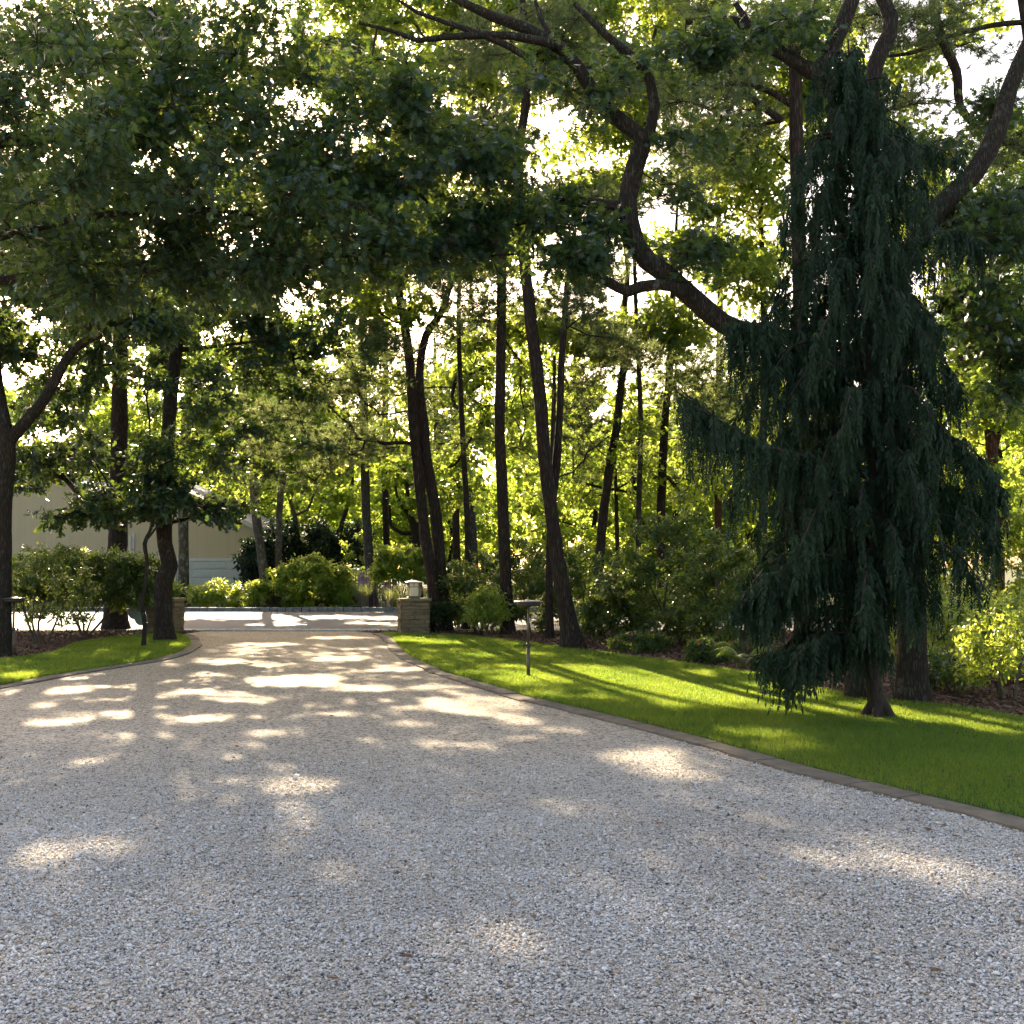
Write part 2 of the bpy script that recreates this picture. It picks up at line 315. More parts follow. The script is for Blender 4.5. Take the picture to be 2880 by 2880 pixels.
GAP = [(1561,343,115,85),(1497,462,60,60),(1590,480,110,60),(1293,527,75,42),(1308,313,62,50),(1184,283,40,36),(1432,219,50,45),
 (1680,422,80,50),(1860,621,90,65),(1546,696,66,55),(1521,785,60,50),(1815,770,60,50),(1432,631,40,40),(1985,855,75,60),(2198,795,50,60),
 (2506,502,50,40),(2715,209,90,80),(2307,114,50,40),(2133,20,80,40),(1925,600,60,80),(1360,1310,52,66),(90,1220,110,42),(590,965,60,45),
 (385,960,60,40),(420,440,60,42),(490,400,45,40),(175,450,75,30),(65,335,60,24),(830,250,60,40),(715,170,45,30),(1155,1250,30,40),(1560,1240,30,40),(2080,640,40,40),(2620,330,60,40),
 (270,335,40,20),(2790,100,60,40),(650,1010,50,30),(1730,120,40,40),(1700,850,50,40),(1200,940,30,24),(1790,470,40,40),(40,1215,60,40),(2650,870,40,30)]
def proj(Pn):
    q = Pn-np.array([0, 0, EYE]); dep = q[:, 1]*cp+q[:, 2]*sp; dep = np.maximum(dep, .1)
    return 1440+F*q[:, 0]/dep, 1440-F*(-q[:, 1]*sp+q[:, 2]*cp)/dep
def ingap(Pn, s=1.0):
    u, v = proj(Pn); m = np.zeros(len(Pn), bool)
    for a, b, ra, rb in GAP: m |= ((u-a)/(ra*s))**2+((v-b)/(rb*s))**2 < 1
    return m
def crown_pts(specs, gs=1.0):
    out = []
    for u, v, ru, rv, d, dr, n in specs:
        b = ball(n); q = np.array([P(u+x*ru, v+y*rv, d+z*dr) for x, y, z in b]); out.append(q)
    q = np.concatenate(out); q = q[q[:, 2] > .3]
    return q[~ingap(q, gs*.85)] if gs else q
def limb(path, d0, step=.2, s=1.0):
    """path: (u, v, width px[, depth]) -> rows x,y,z,radius"""
    rows = []
    for p in path:
        d = p[3] if len(p) > 3 else d0
        rows.append([*P(p[0], p[1], d), p[2]*s/2/F*d])
    return catmull(rows, step)
def grow(limbs, cen, seg=.3, wig=.06, rk=.0052):
    pos = [l[::2, :3] for l in limbs]; rad = [l[::2, 3] for l in limbs]
    pos = list(np.concatenate(pos)); fr = list(np.concatenate(rad)); par = [-1]*len(pos)
    A = np.zeros((len(pos)+60*len(cen), 3)); n = len(pos); A[:n] = pos; n0 = n
    dmin = np.array([np.min(np.linalg.norm(A[:n0]-c, axis=1)) for c in cen]); order = np.argsort(dmin)
    chains = []
    for ci in order:
        c = cen[ci]; d = np.linalg.norm(A[:n]-c, axis=1); cost = d*(1+.5*(A[:n, 2] > c[2]+.1)); k = int(np.argmin(cost)); L = d[k]
        m = min(50, max(2, int(L/seg)+1)); ids = [k]
        a = A[k]; off = rng.normal(0, wig*L, 3); off[2] -= .02*L
        prev = k
        for i in range(1, m+1):
            t = i/m; q = a+(c-a)*t+off*math.sin(math.pi*t)+(rng.normal(0, wig*.35, 3) if i < m else 0)
            if n >= len(A): break
            A[n] = q; par.append(prev); fr.append(0); prev = n; ids.append(n); n += 1
        chains.append(ids)
    w = np.ones(n)*0
    for ids in chains: w[ids[-1]] += 1
    for i in range(n-1, n0-1, -1):
        if par[i] >= 0: w[par[i]] += w[i]
    r = rk*np.maximum(w, 1)**.5
    return A, chains, r, n0
def build_tree(name, label, cat, base, limbs, cen, R=.5, leaf='oak', tmpl=T_OAK, size=.13, ntw=8, nlf=9, bark='barkoak', group=None, flat=.55,
              pine=False, cull=True, seg=.3, flare=1.5, twigs=True, droop=.35, sides=12, rk=.0052, keep=1.0, crown='crown', nwid=1.0, hole=.11):
    root = empty(name, base, label, cat, group)
    tm = MB()
    for i, l in enumerate(limbs):
        l = l.copy()
        if i == 0 and flare:
            h = l[:, 2]-l[0, 2]; l[:, 3] *= 1+(flare-1)*np.exp(-np.maximum(h, 0)/.22)
            l[0, 2] -= .08
        tube(tm, l[:, :3], l[:, 3], sides if l[0, 3] > .05 else 7, .06)
    if not len(cen): tm.build('trunk', M[bark], root, True)
    if len(cen):
        A, chains, r, n0 = grow(limbs, cen, seg, rk=rk); bm_ = tm
        for ids in chains:
            rr = r[ids].copy(); rr[0] = rr[1]; tube(bm_, A[ids], rr, 5 if rr[0] > .012 else 3)
        if pine:
            b, D, Nn, c, tp = tufts(cen, R, ntw, nlf, flat); S = rng.uniform(.75, 1.1, len(b))*size
            tv = tmpl[0]*np.array([nwid, 1, 1]); tmpl = (tv, tmpl[1])
        else:
            b, D, Nn, c, tp = spray(cen, R, ntw, nlf, flat, droop); S = rng.uniform(.65, 1.15, len(b))*size
        if twigs:
            for q0, q1 in zip(c, tp):
                tube(bm_, [q0, (q0+q1)/2+rng.normal(0, .02, 3), q1], [.005, .004, .002], 3)
        bm_.build('trunk', M[bark], root, True)
        ok = rng.uniform(size=len(b)) < keep
        if cull: ok &= ~(sunlit(b) & (rng.uniform(size=len(b)) < .985))
        if hole:
            q = b*1.9+[base[0], 3.1, 1.7]
            nz = np.sin(q[:, 0]*1.3+q[:, 1]*.7)*np.sin(q[:, 2]*2.1-q[:, 0]*.6)+np.sin(q[:, 0]*2.9-q[:, 2]*1.7+q[:, 1])*np.sin(q[:, 2]*3.3+q[:, 1]*1.9)*.8
            ok &= ~((np.abs(nz) < hole) & (rng.uniform(size=len(b)) < .9))
        ok &= b[:, 2] > .05
        V, Fc = place(b[ok], D[ok], Nn[ok], S[ok], tmpl)
        mesh(crown, V, Fc, M[leaf], root)
    return root
CLEAR = [(330,1350,70,400),(480,1400,60,330),(1200,1350,80,360),(1412,1300,50,400),(1540,1280,70,420),(1720,1330,50,320),(1866,1330,40,300),(330,1450,340,120),(590,1520,120,90)]
def inclear(c):
    u, v = proj(c[None]); return any(((u[0]-a)/ra)**2+((v[0]-b)/rb)**2 < 1 for a, b, ra, rb in CLEAR)
QUEUE = []
def make_tree(*a, **k): QUEUE.append((list(a), k))
def leaf_tau(a, k):
    R, size, ntw, nlf = [k.get(n, a[i] if len(a) > i else dv) for n, i, dv in (('R',6,.5),('size',9,.13),('ntw',10,8),('nlf',11,9))]
    fl = k.get('flat', .55 if not k.get('pine') else .5)
    area = size*size*(.035*k.get('nwid', 1)*.8 if k.get('pine') else .3)*ntw*nlf*.5
    return R, area/(math.pi*R*R*(.6+.4*fl))
def flush_trees():
    hx, hy, cs = -13., 3., .3; nx, ny = 87, 80; gx = hx+cs*(np.arange(nx)+.5); gy = hy+cs*(np.arange(ny)+.5); GX, GY = np.meshgrid(gx, gy, indexing='ij')
    tau = np.zeros((nx, ny)); RY = 1/SUN[2]
    sh = SUN[:2]/SUN[2]
    def splat(c, R, t):
        g = c[:2]-sh*c[2]
        if not (-15 < g[0] < 15 and 1 < g[1] < 29): return
        dx, dy = GX-g[0], GY-g[1]; al = (dx*sh[0]+dy*sh[1])/np.linalg.norm(sh); ac = (dx*-sh[1]+dy*sh[0])/np.linalg.norm(sh)
        tau[:] += t*np.exp(-((ac/(R*.75))**2+(al/(R*1.35))**2))
    hosts = []
    for a, k in QUEUE:
        R, t = leaf_tau(a, k)
        for c in a[5]: splat(c, R, t)
        y = a[3][1]
        if 21 < y < 34 and len(a[5]): hosts.append((a, k, R, t))
    inside = (np.abs(GX) < .5*GY+.8)
    bl = np.zeros((nx, ny), bool)
    for x, y, ra, rb in BLOB: bl |= ((GX-x)/(ra+.22))**2+((GY-y)/(rb+.3))**2 < 1
    added = 0
    for it in range(900):
        need = np.where(inside & ~bl, TARGET*(1.15-.25*np.clip((GY-9)/8, 0, 1))-tau, -9)
        k0 = int(np.argmax(need)); v = need.flat[k0]
        if v < .35: break
        p = np.array([GX.flat[k0], GY.flat[k0]]); best = None
        for tr in range(14):
            D = rng.uniform(max(21, p[1]+7), max(33, p[1]+12)); z = (D-p[1])/SUN[1]*SUN[2]; c = np.array([p[0]+sh[0]*z, D, z])
            if tr < 13 and (ingap(c[None], 1.1)[0] or inclear(c)): continue
            for h in hosts:
                q = h[0][5]; dd = np.min(np.linalg.norm(q-c, axis=1)); sc = dd+(5 if z < 3.2 else 0)
                if best is None or sc < best[0]: best = (sc, c, h)
            if best and best[0] < 1.6 and tr > 3: break
        if best is None: tau.flat[k0] += 1; continue
        _, c, h = best; h[0][5] = np.vstack([h[0][5], c]); splat(c, h[2], h[3]); added += 1  # extra leaf clumps added to host crowns to shade the ground
    print('ADDED', added, 'mean tau', tau[inside].mean(), tau[inside & ~bl].min())
    for a, k in QUEUE: build_tree(*a, **k)
TARGET = 2.3
def pip(poly, X, Y):
    poly = np.asarray(poly); ins = np.zeros(len(X), bool); j = len(poly)-1
    for i in range(len(poly)):
        xi, yi = poly[i][:2]; xj, yj = poly[j][:2]
        with np.errstate(divide='ignore', invalid='ignore'):
            ins ^= ((yi > Y) != (yj > Y)) & (X < (xj-xi)*(Y-yi)/(yj-yi+1e-12)+xi)
        j = i
    return ins
def sheet(name, poly, z, mat):
    import bmesh
    bm = bmesh.new(); vs = [bm.verts.new((p[0], p[1], z)) for p in poly]; f = bm.faces.new(vs)
    bmesh.ops.triangulate(bm, faces=[f]); 
    for f in bm.faces:
        if f.normal.z < 0: f.normal_flip()
    me = bpy.data.meshes.new(name); bm.to_mesh(me); bm.free(); me.materials.append(mat)
    o = bpy.data.objects.new(name, me); C.objects.link(o); o['kind'] = 'structure'; return o
# ================================================================== GROUND
sheet('ground', [(-400,-60),(400,-60),(400,700),(-400,700)], 0, M['soil'])
sheet('driveway', [(-25,-12),(25,-12),(25,27.4),(-25,27.4)], .004, M['gravel'])
sheet('road', [(-80,27.9),(80,27.9),(80,39.3),(-80,39.3)], .008, M['asphalt'])
sheet('verge', [(-80,39.62),(80,39.62),(80,42.3),(-80,42.3)], .03, M['lawn'])
sheet('far_driveway', [(-24,42.4),(-13.5,42.4),(-13.5,50),(-24,50)], .02, M['asphalt'])
ER = [(1075,1784),(1097,1793),(1143,1840),(1197,1869),(1280,1902),(1404,1938),(1500,1967),(1660,2003),(1920,2067),(2168,2136),(2417,2201),(2665,2260),(2880,2312),(3300,2420),(3900,2560)]
EL_ = [(-900,2090),(-300,1985),(0,1931),(166,1900),(331,1874),(440,1856),(505,1836),(535,1815),(528,1797),(500,1786)]
FR = [(3900,2260),(3300,2110),(2880,2029),(2706,1999),(2515,1980),(2330,1950),(2150,1908),(2000,1884),(1921,1871),(1755,1850),(1569,1825),(1400,1803),(1280,1792),(1150,1786)]
FL = [(400,1790),(290,1800),(207,1813),(149,1838),(0,1862),(-300,1900),(-900,1960)]
gr = lambda L: [G(*p)[:2] for p in L]
er = catmull([[*g, 0] for g in gr(ER)], .3)[:, :2]; el = catmull([[*g, 0] for g in gr(EL_)], .3)[:, :2]
fr = catmull([[*g, 0] for g in gr(FR)], .5)[:, :2]; fl = catmull([[*g, 0] for g in gr(FL)], .5)[:, :2]
lawnR = np.vstack([er, fr]); lawnL = np.vstack([el, fl])
sheet('lawn_right', lawnR, .022, M['lawn']); sheet('lawn_left', lawnL, .022, M['lawn'])
bedR = np.vstack([er[:1], [[er[0][0]-.75, 27.3]], [[60, 27.85]], [[60, 8]], fr[:1], fr]); bedL = np.vstack([[el[-1]], fl, [[-60, 12], [-60, 27.85], [el[-1][0]+.2, 27.3]]])
sheet('mulch_bed_right', bedR, .015, M['mulch']); sheet('mulch_bed_left', bedL, .015, M['mulch'])
def edging(line, side, name):
    mb = MB(); s = np.r_[0, np.cumsum(np.linalg.norm(np.diff(line, axis=0), axis=1))]; t = 0
    at_ = lambda q: np.array([np.interp(q, s, line[:, 0]), np.interp(q, s, line[:, 1])])
    while t < s[-1]-.3:
        L = rng.uniform(.38, .75); L = min(L, s[-1]-t); h = .024+rng.uniform(-.006, .006); w = .225+rng.uniform(-.02, .02); V = []; k = 3
        for i in range(k+1):
            q = t+.006+(L-.012)*i/k; a = at_(q); tg = unit(at_(min(q+.05, s[-1]))-at_(max(q-.05, 0))); n = np.array([tg[1], -tg[0]])*side
            for off in (0, w):
                b = a+n*off+rng.normal(0, .004, 2); V += [[b[0], b[1], -.02], [b[0], b[1], h]]
        V = np.array(V); f = []
        for i in range(k):
            o = i*4; f += [[o+1,o+3,o+7,o+5],[o+2,o+6,o+7,o+3],[o,o+1,o+5,o+4]]
        f += [[0,2,3,1],[k*4,k*4+1,k*4+3,k*4+2]]
        mb.add(V, f); t += L
    o = mb.build(name, M['edging'], None); o['kind'] = 'structure'
edging(er, 1, 'edging_right'); edging(el, 1, 'edging_left')
# far kerb of granite blocks and the pale apron row
mb = MB(); x = -45
while x < 45:
    w = rng.uniform(.24, .36); mb.box((x+w/2, 39.47, .07+rng.uniform(-.008, .008)), (w/2-.012, .1, .09), 0, .008); x += w
o = mb.build('kerb', M['cobble'], None, bevel=.012); o['kind'] = 'structure'
mb = MB(); x = G(470, 1778)[0]
while x < G(1110, 1778)[0]:
    w = rng.uniform(.2, .3)
    for r_ in (0, 1): mb.box((x+w/2+(.1 if r_ else 0), 27.53+.25*r_, .012+rng.uniform(-.004, .006)), (w/2-.01, .11, .03), 0, .006)
    x += w
o = mb.build('apron_kerb', M['cobblepale'], None, bevel=.01); o['kind'] = 'structure'
# ---- loose pebbles on the driveway
def ico():
    t = (1+5**.5)/2; v = np.array([[-1,t,0],[1,t,0],[-1,-t,0],[1,-t,0],[0,-1,t],[0,1,t],[0,-1,-t],[0,1,-t],[t,0,-1],[t,0,1],[-t,0,-1],[-t,0,1]])/math.sqrt(1+t*t)
    f = [[0,11,5],[0,5,1],[0,1,7],[0,7,10],[0,10,11],[1,5,9],[5,11,4],[11,10,2],[10,7,6],[7,1,8],[3,9,4],[3,4,2],[3,2,6],[3,6,8],[3,8,9],[4,9,5],[2,4,11],[6,2,10],[8,6,7],[9,8,1]]
    return v, np.array(f)
iv = np.array([[1,0,0],[-1,0,0],[0,1,0],[0,-1,0],[0,0,1],[0,0,-1.]]); if_ = np.array([[0,2,4],[2,1,4],[1,3,4],[3,0,4],[2,0,5],[1,2,5],[3,1,5],[0,3,5]])
npb = 430000
y = 3.0+(10.5-3.0)*rng.uniform(size=npb)**1.0; xx = rng.uniform(-.5, .5, npb)*(.98*y+.6)
keep = rng.uniform(size=npb) < np.clip(1.0-(y-5.2)/5.2, 0, 1)**1.2*(y/ 8+.35)
ok = keep & ~pip(lawnR, xx, y) & ~pip(lawnL, xx, y); xx, y = xx[ok], y[ok]; n = len(xx)
sz = rng.lognormal(math.log(.0049), .36, n); ax = np.c_[rng.uniform(.8, 1.35, n), rng.uniform(.7, 1.1, n), rng.uniform(.45, .75, n)]*sz[:, None]
an = rng.uniform(0, 6.28, n); ca, sa = np.cos(an), np.sin(an)
vv = iv[None]*ax[:, None]*(1+rng.normal(0, .09, (n, 6, 1))); V = np.stack([vv[..., 0]*ca[:, None]-vv[..., 1]*sa[:, None], vv[..., 0]*sa[:, None]+vv[..., 1]*ca[:, None], vv[..., 2]+rng.normal(0, .25, (n, 1))*vv[..., 0]], -1)
V += np.stack([xx, y, .004+sz*.4+rng.uniform(0, .006, n)], -1)[:, None]
o = mesh('loose_gravel', V.reshape(-1, 3), (if_[None]+(np.arange(n)*6)[:, None, None]).reshape(-1, 3), M['pebble'], None, True)
tag(o, 'loose pale pebbles covering the near driveway', 'gravel', kind='stuff')
# ---- grass blades
def blades(name, poly, dens, label, y1=40):
    lo = poly.min(0); hi = poly.max(0); lo = np.maximum(lo, [-16, 5]); hi = np.minimum(hi, [16, y1])
    nn = int((hi-lo).prod()*dens); X = rng.uniform(lo[0], hi[0], nn); Y = rng.uniform(lo[1], hi[1], nn)
    ok = pip(poly, X, Y) & (np.abs(X) < .5*Y+.6) & (rng.uniform(size=nn) < np.clip(1.25-(Y-7)/22, .3, 1)); X, Y = X[ok], Y[ok]; n = len(X)
    h = rng.uniform(.028, .06, n)*(1+.25*np.sin(X*1.7+Y*.9)); w = .0022*np.maximum(1, Y/9)*rng.uniform(.7, 1.4, n)
    a = rng.uniform(0, 6.28, n); l = rng.normal(0, .45, (n, 2))*h[:, None]
    b = np.c_[X, Y, np.full(n, .02)]; s = np.c_[np.cos(a)*w, np.sin(a)*w, np.zeros(n)]
    tip = b+np.c_[l, h]; mid = b+np.c_[l*.35, h*.6]
    V = np.stack([b-s, b+s, mid+s*.8, mid-s*.8, tip], 1).reshape(-1, 3); k = (np.arange(n)*5)[:, None]
    o = mesh(name, V, [k+np.array([0,1,2,3]), k+np.array([3,2,4])], M['grass']); tag(o, label, 'grass', kind='stuff')
blades('grass', lawnR, 5200, 'short green grass of the lawn right of the driveway')
blades('grass', lawnL, 4200, 'short green grass of the lawn left of the driveway')
blades('grass', np.array([(-16,39.7),(16,39.7),(16,42.3),(-16,42.3)]), 700, 'grass of the verge across the road', 43)
# ---- mulch chips
def chips(name, poly, dens, label):
    lo = np.maximum(poly.min(0), [-15, 9]); hi = np.minimum(poly.max(0), [15, 28])
    nn = int((hi-lo).prod()*dens); X = rng.uniform(lo[0], hi[0], nn); Y = rng.uniform(lo[1], hi[1], nn)
    ok = pip(poly, X, Y) & (np.abs(X) < .5*Y+.6); X, Y = X[ok], Y[ok]; n = len(X)
    b = np.c_[X, Y, rng.uniform(.015, .045, n)]; D = rng.normal(size=(n, 3))*[1, 1, .35]; V, Fc = place(b, D, np.array([0, 0, 1.])+rng.normal(0, .4, (n, 3)), rng.uniform(.03, .09, n), T_DIA)
    V[:, 2] = np.maximum(V[:, 2], .012)
    tag(mesh(name, V, Fc, M['chip']), label, 'mulch', kind='stuff')
chips('mulch_chips', bedR, 330, 'brown bark mulch under the trees right of the drive'); chips('mulch_chips', bedL, 330, 'brown bark mulch under the trees left of the drive')
# ================================================================== TREES (near)
def base(u, v): return G(u, v)
def depth(u, v): return G(u, v)[1]
# overhanging oak, trunk just outside the frame on the left
bx = np.array([-8.6, 11.5, 0])
l0 = catmull([[-8.6,11.5,0,.27],[-8.5,11.6,2,.24],[-8.3,11.8,4,.21],[-8.0,12,6,.15],[-7.6,12.2,8,.08]], .2)
l1 = catmull([[-8.35,11.8,3.8,.09],[-6.8,12.1,4.9,.06],[-5.2,12.3,5.5,.045],[-3.6,12.4,5.7,.03],[-2.2,12.5,5.5,.02]], .2)
l2 = catmull([[-8.1,12,5.2,.12],[-6.5,12.3,6.3,.09],[-4.9,12.6,6.7,.06],[-3.3,12.8,7.2,.03]], .2)
l3 = catmull([[-8.3,11.8,4.0,.09],[-6.4,12.8,4.9,.055],[-4.6,13.2,5.3,.035],[-3.3,13.4,5.2,.02]], .2)
cen = crown_pts([(150,330,420,330,12,2.2,42),(20,230,170,190,12.5,1.8,16),(620,500,330,260,12.2,1.8,46),(480,110,460,160,12.8,1.8,32),(980,640,240,130,12.4,1.2,30),(230,720,340,130,13.2,1.6,34),(860,380,170,150,12.6,1.2,14),(640,740,260,70,12.6,1.2,22)])
make_tree('oak_tree', 'dark overhanging oak boughs with large lobed leaves filling the upper left, trunk out of frame', 'tree', bx, [l0,l1,l2,l3], cen, .66, 'oak', T_OAK, .125, 13, 13, hole=.16, flat=.8, seg=.3)
# oak at the left edge
d = depth(5, 1848)
L0 = limb([(2,1848,56),(6,1600,50),(8,1400,50),(14,1250,58),(-10,1100,42),(-30,900,34),(-30,700,28),(0,400,18)], d)
L1 = limb([(18,1245,40),(70,1190,34),(120,1130,30),(160,1060,28),(210,980,26),(290,935,22),(345,900,18),(420,840,12)], d)
cen = crown_pts([(150,790,260,100,d,1.6,36),(400,880,180,80,d-.3,1.4,18),(20,930,110,90,d+1.5,1,16),(100,560,260,240,d+1,2,60),(420,350,280,220,d+3,2,36),(250,100,300,120,d+3,2,24)])
make_tree('oak_tree', 'oak at the left edge of the photo with a limb arching up to the right', 'tree', base(5,1848), [L0,L1], cen, .66, 'oak', T_OAK3, .145, 13, 14, seg=.4)
# thick dark pine, left
d = depth(325, 1769)
L0 = limb([(325,1769,62),(328,1600,56),(333,1450,50),(336,1200,46),(338,950,42),(343,800,38),(350,500,30),(352,250,24),(352,20,16)], d)
cen = crown_pts([(140,90,230,110,d,2.2,34),(420,60,200,80,d,2,20),(330,230,220,90,d,2.2,18)])
make_tree('pine_tree', 'tall straight dark pine with the thickest trunk in the left mulch bed', 'tree', base(325,1769), [L0], cen, .75, 'pine', T_NEED, .18, 15, 34, 'barkpine', pine=True, nwid=1.3)
# crooked oak in left lawn
d = depth(464, 1806)
L0 = limb([(464,1806,52),(460,1720,48),(461,1635,52),(478,1590,48),(464,1531,42),(460,1448,44),(462,1366,42),(472,1240,40),(480,1120,38),(492,1020,36),(503,940,34),(520,880,26),(535,820,22),(545,700,16),(560,550,10)], d)
L1 = limb([(503,935,22),(488,880,18),(474,840,14),(440,780,10)], d)
L2 = limb([(520,835,16),(600,830,13),(700,805,8)], d, s=1)
L3 = limb([(500,985,16),(600,975,10),(760,955,6)], d)
L4 = limb([(470,1470,14),(530,1460,10),(600,1455,7),(680,1475,4,d-1)], d)
L5 = limb([(465,1420,12),(400,1400,9),(320,1410,6),(240,1430,4)], d)
cen = crown_pts([(560,800,260,110,d,2,46),(640,1000,230,110,d+1,2,38),(480,1290,150,80,d-1,1.2,26),(440,1405,190,36,d-.8,1.2,24),(610,1440,100,24,d-.8,1,9),(250,1440,110,40,d-.6,1.2,11),(800,900,200,90,d+1,2,30),(760,560,230,160,d+2,2,46),(820,200,240,170,d+3,2,34),(940,1010,120,60,d+2,2,14)])
make_tree('oak_tree', 'crooked dark oak with a kinked trunk standing in the left lawn', 'tree', base(464,1806), [L0,L1,L2,L3,L4,L5], cen, .55, 'oak', T_OAK3, .135, 12, 13, seg=.35)
# sapling
d = depth(402, 1824)
L0 = limb([(402,1824,11),(407,1762,12),(399,1690,12),(410,1640,10),(414,1581,11),(407,1529,13),(421,1496,9),(432,1455,8),(436,1400,5)], d, .1)
L1 = limb([(410,1520,7),(424,1505,6),(442,1480,5)], d, .1)
cen = crown_pts([(430,1380,70,50,d,.6,10)])
make_tree('sapling', 'slender twisted sapling on the left lawn close beside the crooked oak', 'sapling', base(402,1824), [L0,L1], cen, .35, 'oak', T_OAK3, .11, 5, 6, sides=8)
# twin pines by the pillar
d = depth(1242, 1780)
L0 = limb([(1236,1780,36),(1213,1614,32),(1193,1490,30),(1176,1324,30),(1164,1200,28),(1150,1000,26),(1130,870,24),(1104,735,20),(1090,600,14)], d)
cen = crown_pts([(1040,960,160,60,d,2,26),(1150,700,120,50,d,1.5,16),(980,1080,120,40,d,1.5,14),(1100,560,160,110,d,2,24)])
make_tree('pine_tree', 'left stem of the leaning pine pair behind the lantern pillar', 'tree', base(1236,1780), [L0], cen, .7, 'pine', T_NEED, .19, 15, 34, 'barkpine', pine=True, nwid=1.4, flare=1.2)
L0 = limb([(1256,1782,40),(1240,1614,34),(1226,1448,33),(1197,1283,31),(1191,1200,30),(1180,1060,24),(1198,944,22),(1238,884,20),(1268,795,16),(1290,700,10)], d+.25)
cen = crown_pts([(1240,770,150,38,d,1.6,26),(1330,880,110,50,d,1.5,14),(1120,1020,110,50,d,1.5,8)])
make_tree('pine_tree', 'right stem of the leaning pine pair, bending right near its top', 'tree', base(1256,1782), [L0], cen, .7, 'pine', T_NEED, .19, 15, 34, 'barkpine', pine=True, nwid=1.4, flare=1.2)
# straight pine
d = depth(1429, 1786)
L0 = limb([(1429,1786,38),(1424,1650,34),(1418,1531,33),(1410,1324,31),(1405,1200,30),(1408,1050,29),(1410,900,28),(1410,700,26),(1408,596,24),(1392,537,20),(1370,450,14)], d)
L1 = limb([(1405,590,14),(1430,520,11),(1450,440,8)], d)
cen = crown_pts([(1330,400,140,90,d,1.6,22),(1200,620,140,80,d,1.6,18),(1400,820,120,60,d,1.2,12),(1400,180,180,120,d,2,28)])
make_tree('pine_tree', 'straight upright pine between the lantern pillar and the lawn lamp', 'tree', base(1429,1786), [L0,L1], cen, .6, 'pine', T_NEED, .19, 14, 32, 'barkpine', pine=True, nwid=1.3)
# big leaning pine
d = depth(1612, 1828)
L0 = limb([(1612,1828,62),(1600,1760,52),(1588,1690,47),(1565,1552,40),(1544,1386,39),(1532,1283,38),(1522,1150,37),(1508,1030,36),(1497,944,35),(1487,845,34),(1472,696,32),(1457,497,29),(1462,398,27),(1477,298,25),(1480,150,22),(1470,0,18)], d)
L1 = limb([(1556,1400,22),(1566,1290,24),(1575,1150,20),(1580,1000,19),(1588,895,18),(1596,760,14),(1600,650,9)], d+.2)
cen = crown_pts([(1480,120,200,110,d,2,34),(1660,200,120,90,d,1.2,18),(1390,400,90,50,d,1.2,10),(1620,840,90,50,d,1,10),(1580,560,110,60,d,1.4,10)])
make_tree('pine_tree', 'big leaning pine, thickest trunk at the far edge of the right lawn', 'tree', base(1612,1828), [L0,L1], cen, .6, 'pine', T_NEED, .19, 14, 32, 'barkpine', pine=True, nwid=1.3, flare=1.35)
# behind it
d = depth(1546, 1798)
make_tree('pine_tree', 'short thin dark trunk tucked just left behind the big leaning pine', 'tree', base(1546,1798), [limb([(1546,1798,22),(1545,1614,20),(1548,1450,18),(1556,1200,14),(1560,1000,8)], d)], crown_pts([(1560,1080,60,80,d,.8,8)], 0), .5, 'pine', T_NEED, .15, 6, 14, 'barkpine', pine=True, nwid=1.4)
# trees right of centre
d = 30
L0 = limb([(1672,1752,30),(1685,1593,27),(1697,1448,26),(1708,1366,25),(1718,1283,24),(1734,1204,23),(1747,1080,22),(1757,1017,22),(1753,940,20),(1756,862,18),(1765,760,14),(1750,640,8)], d)
cen = crown_pts([(1700,760,150,90,d,2,22),(1800,950,130,80,d,2,20),(1660,980,120,70,d,2,16),(1720,500,140,110,d,2,20)])
make_tree('pine_tree', 'dark pine leaning right with a curved upper trunk, right of the big leaning pine', 'tree', P(1672,1752,d)*[1,1,0], [L0], cen, .8, 'pine', T_NEED, .2, 14, 32, 'barkpine', pine=True, nwid=1.6)
d = 31
L0 = limb([(1741,1726,13),(1738,1600,12),(1735,1490,12),(1731,1345,10),(1728,1200,6)], d); L1 = limb([(1736,1375,6),(1790,1345,5),(1840,1325,3)], d)
make_tree('oak_tree', 'slender young tree with a forked right branch between two dark pines', 'tree', P(1741,1726,d)*[1,1,0], [L0,L1], crown_pts([(1740,1240,110,130,d,1.5,26),(1830,1330,60,50,d,1,8)], 0), .6, 'oakfar', T_OAK3, .15, 7, 8)
d = 31
L0 = limb([(1861,1712,28),(1860,1593,26),(1859,1407,25),(1867,1241,24),(1871,1173,22),(1883,1048,21),(1889,924,19),(1892,831,17),(1900,700,12),(1905,560,7)], d)
make_tree('pine_tree', 'upright dark pine just left of the weeping cedar curtain', 'tree', P(1861,1712,d)*[1,1,0], [L0], crown_pts([(1960,960,130,70,d,2,14),(1900,480,180,110,d,2,26),(1960,1140,120,60,d,2,12),(1860,740,130,70,d,2,14),(1880,250,160,120,d,2,22)]), .8, 'pine', T_NEED, .2, 14, 32, 'barkpine', pine=True, nwid=1.6)
d = 33
L0 = limb([(2020,1650,22),(2020,1400,21),(2020,1173,20),(2023,1033,19),(2025,847,17),(2020,600,13),(2010,400,8)], d)
make_tree('pine_tree', 'reddish sunlit pine trunk seen through the left side of the cedar', 'tree', P(2020,1650,d)*[1,1,0], [L0], crown_pts([(2060,1080,130,110,d,2,24),(2020,380,180,150,d,2,30),(2080,720,130,100,d,2,20),(2300,900,140,160,d,2,16)]), .8, 'pine', T_NEED, .2, 14, 32, 'barkred', pine=True, nwid=1.7)
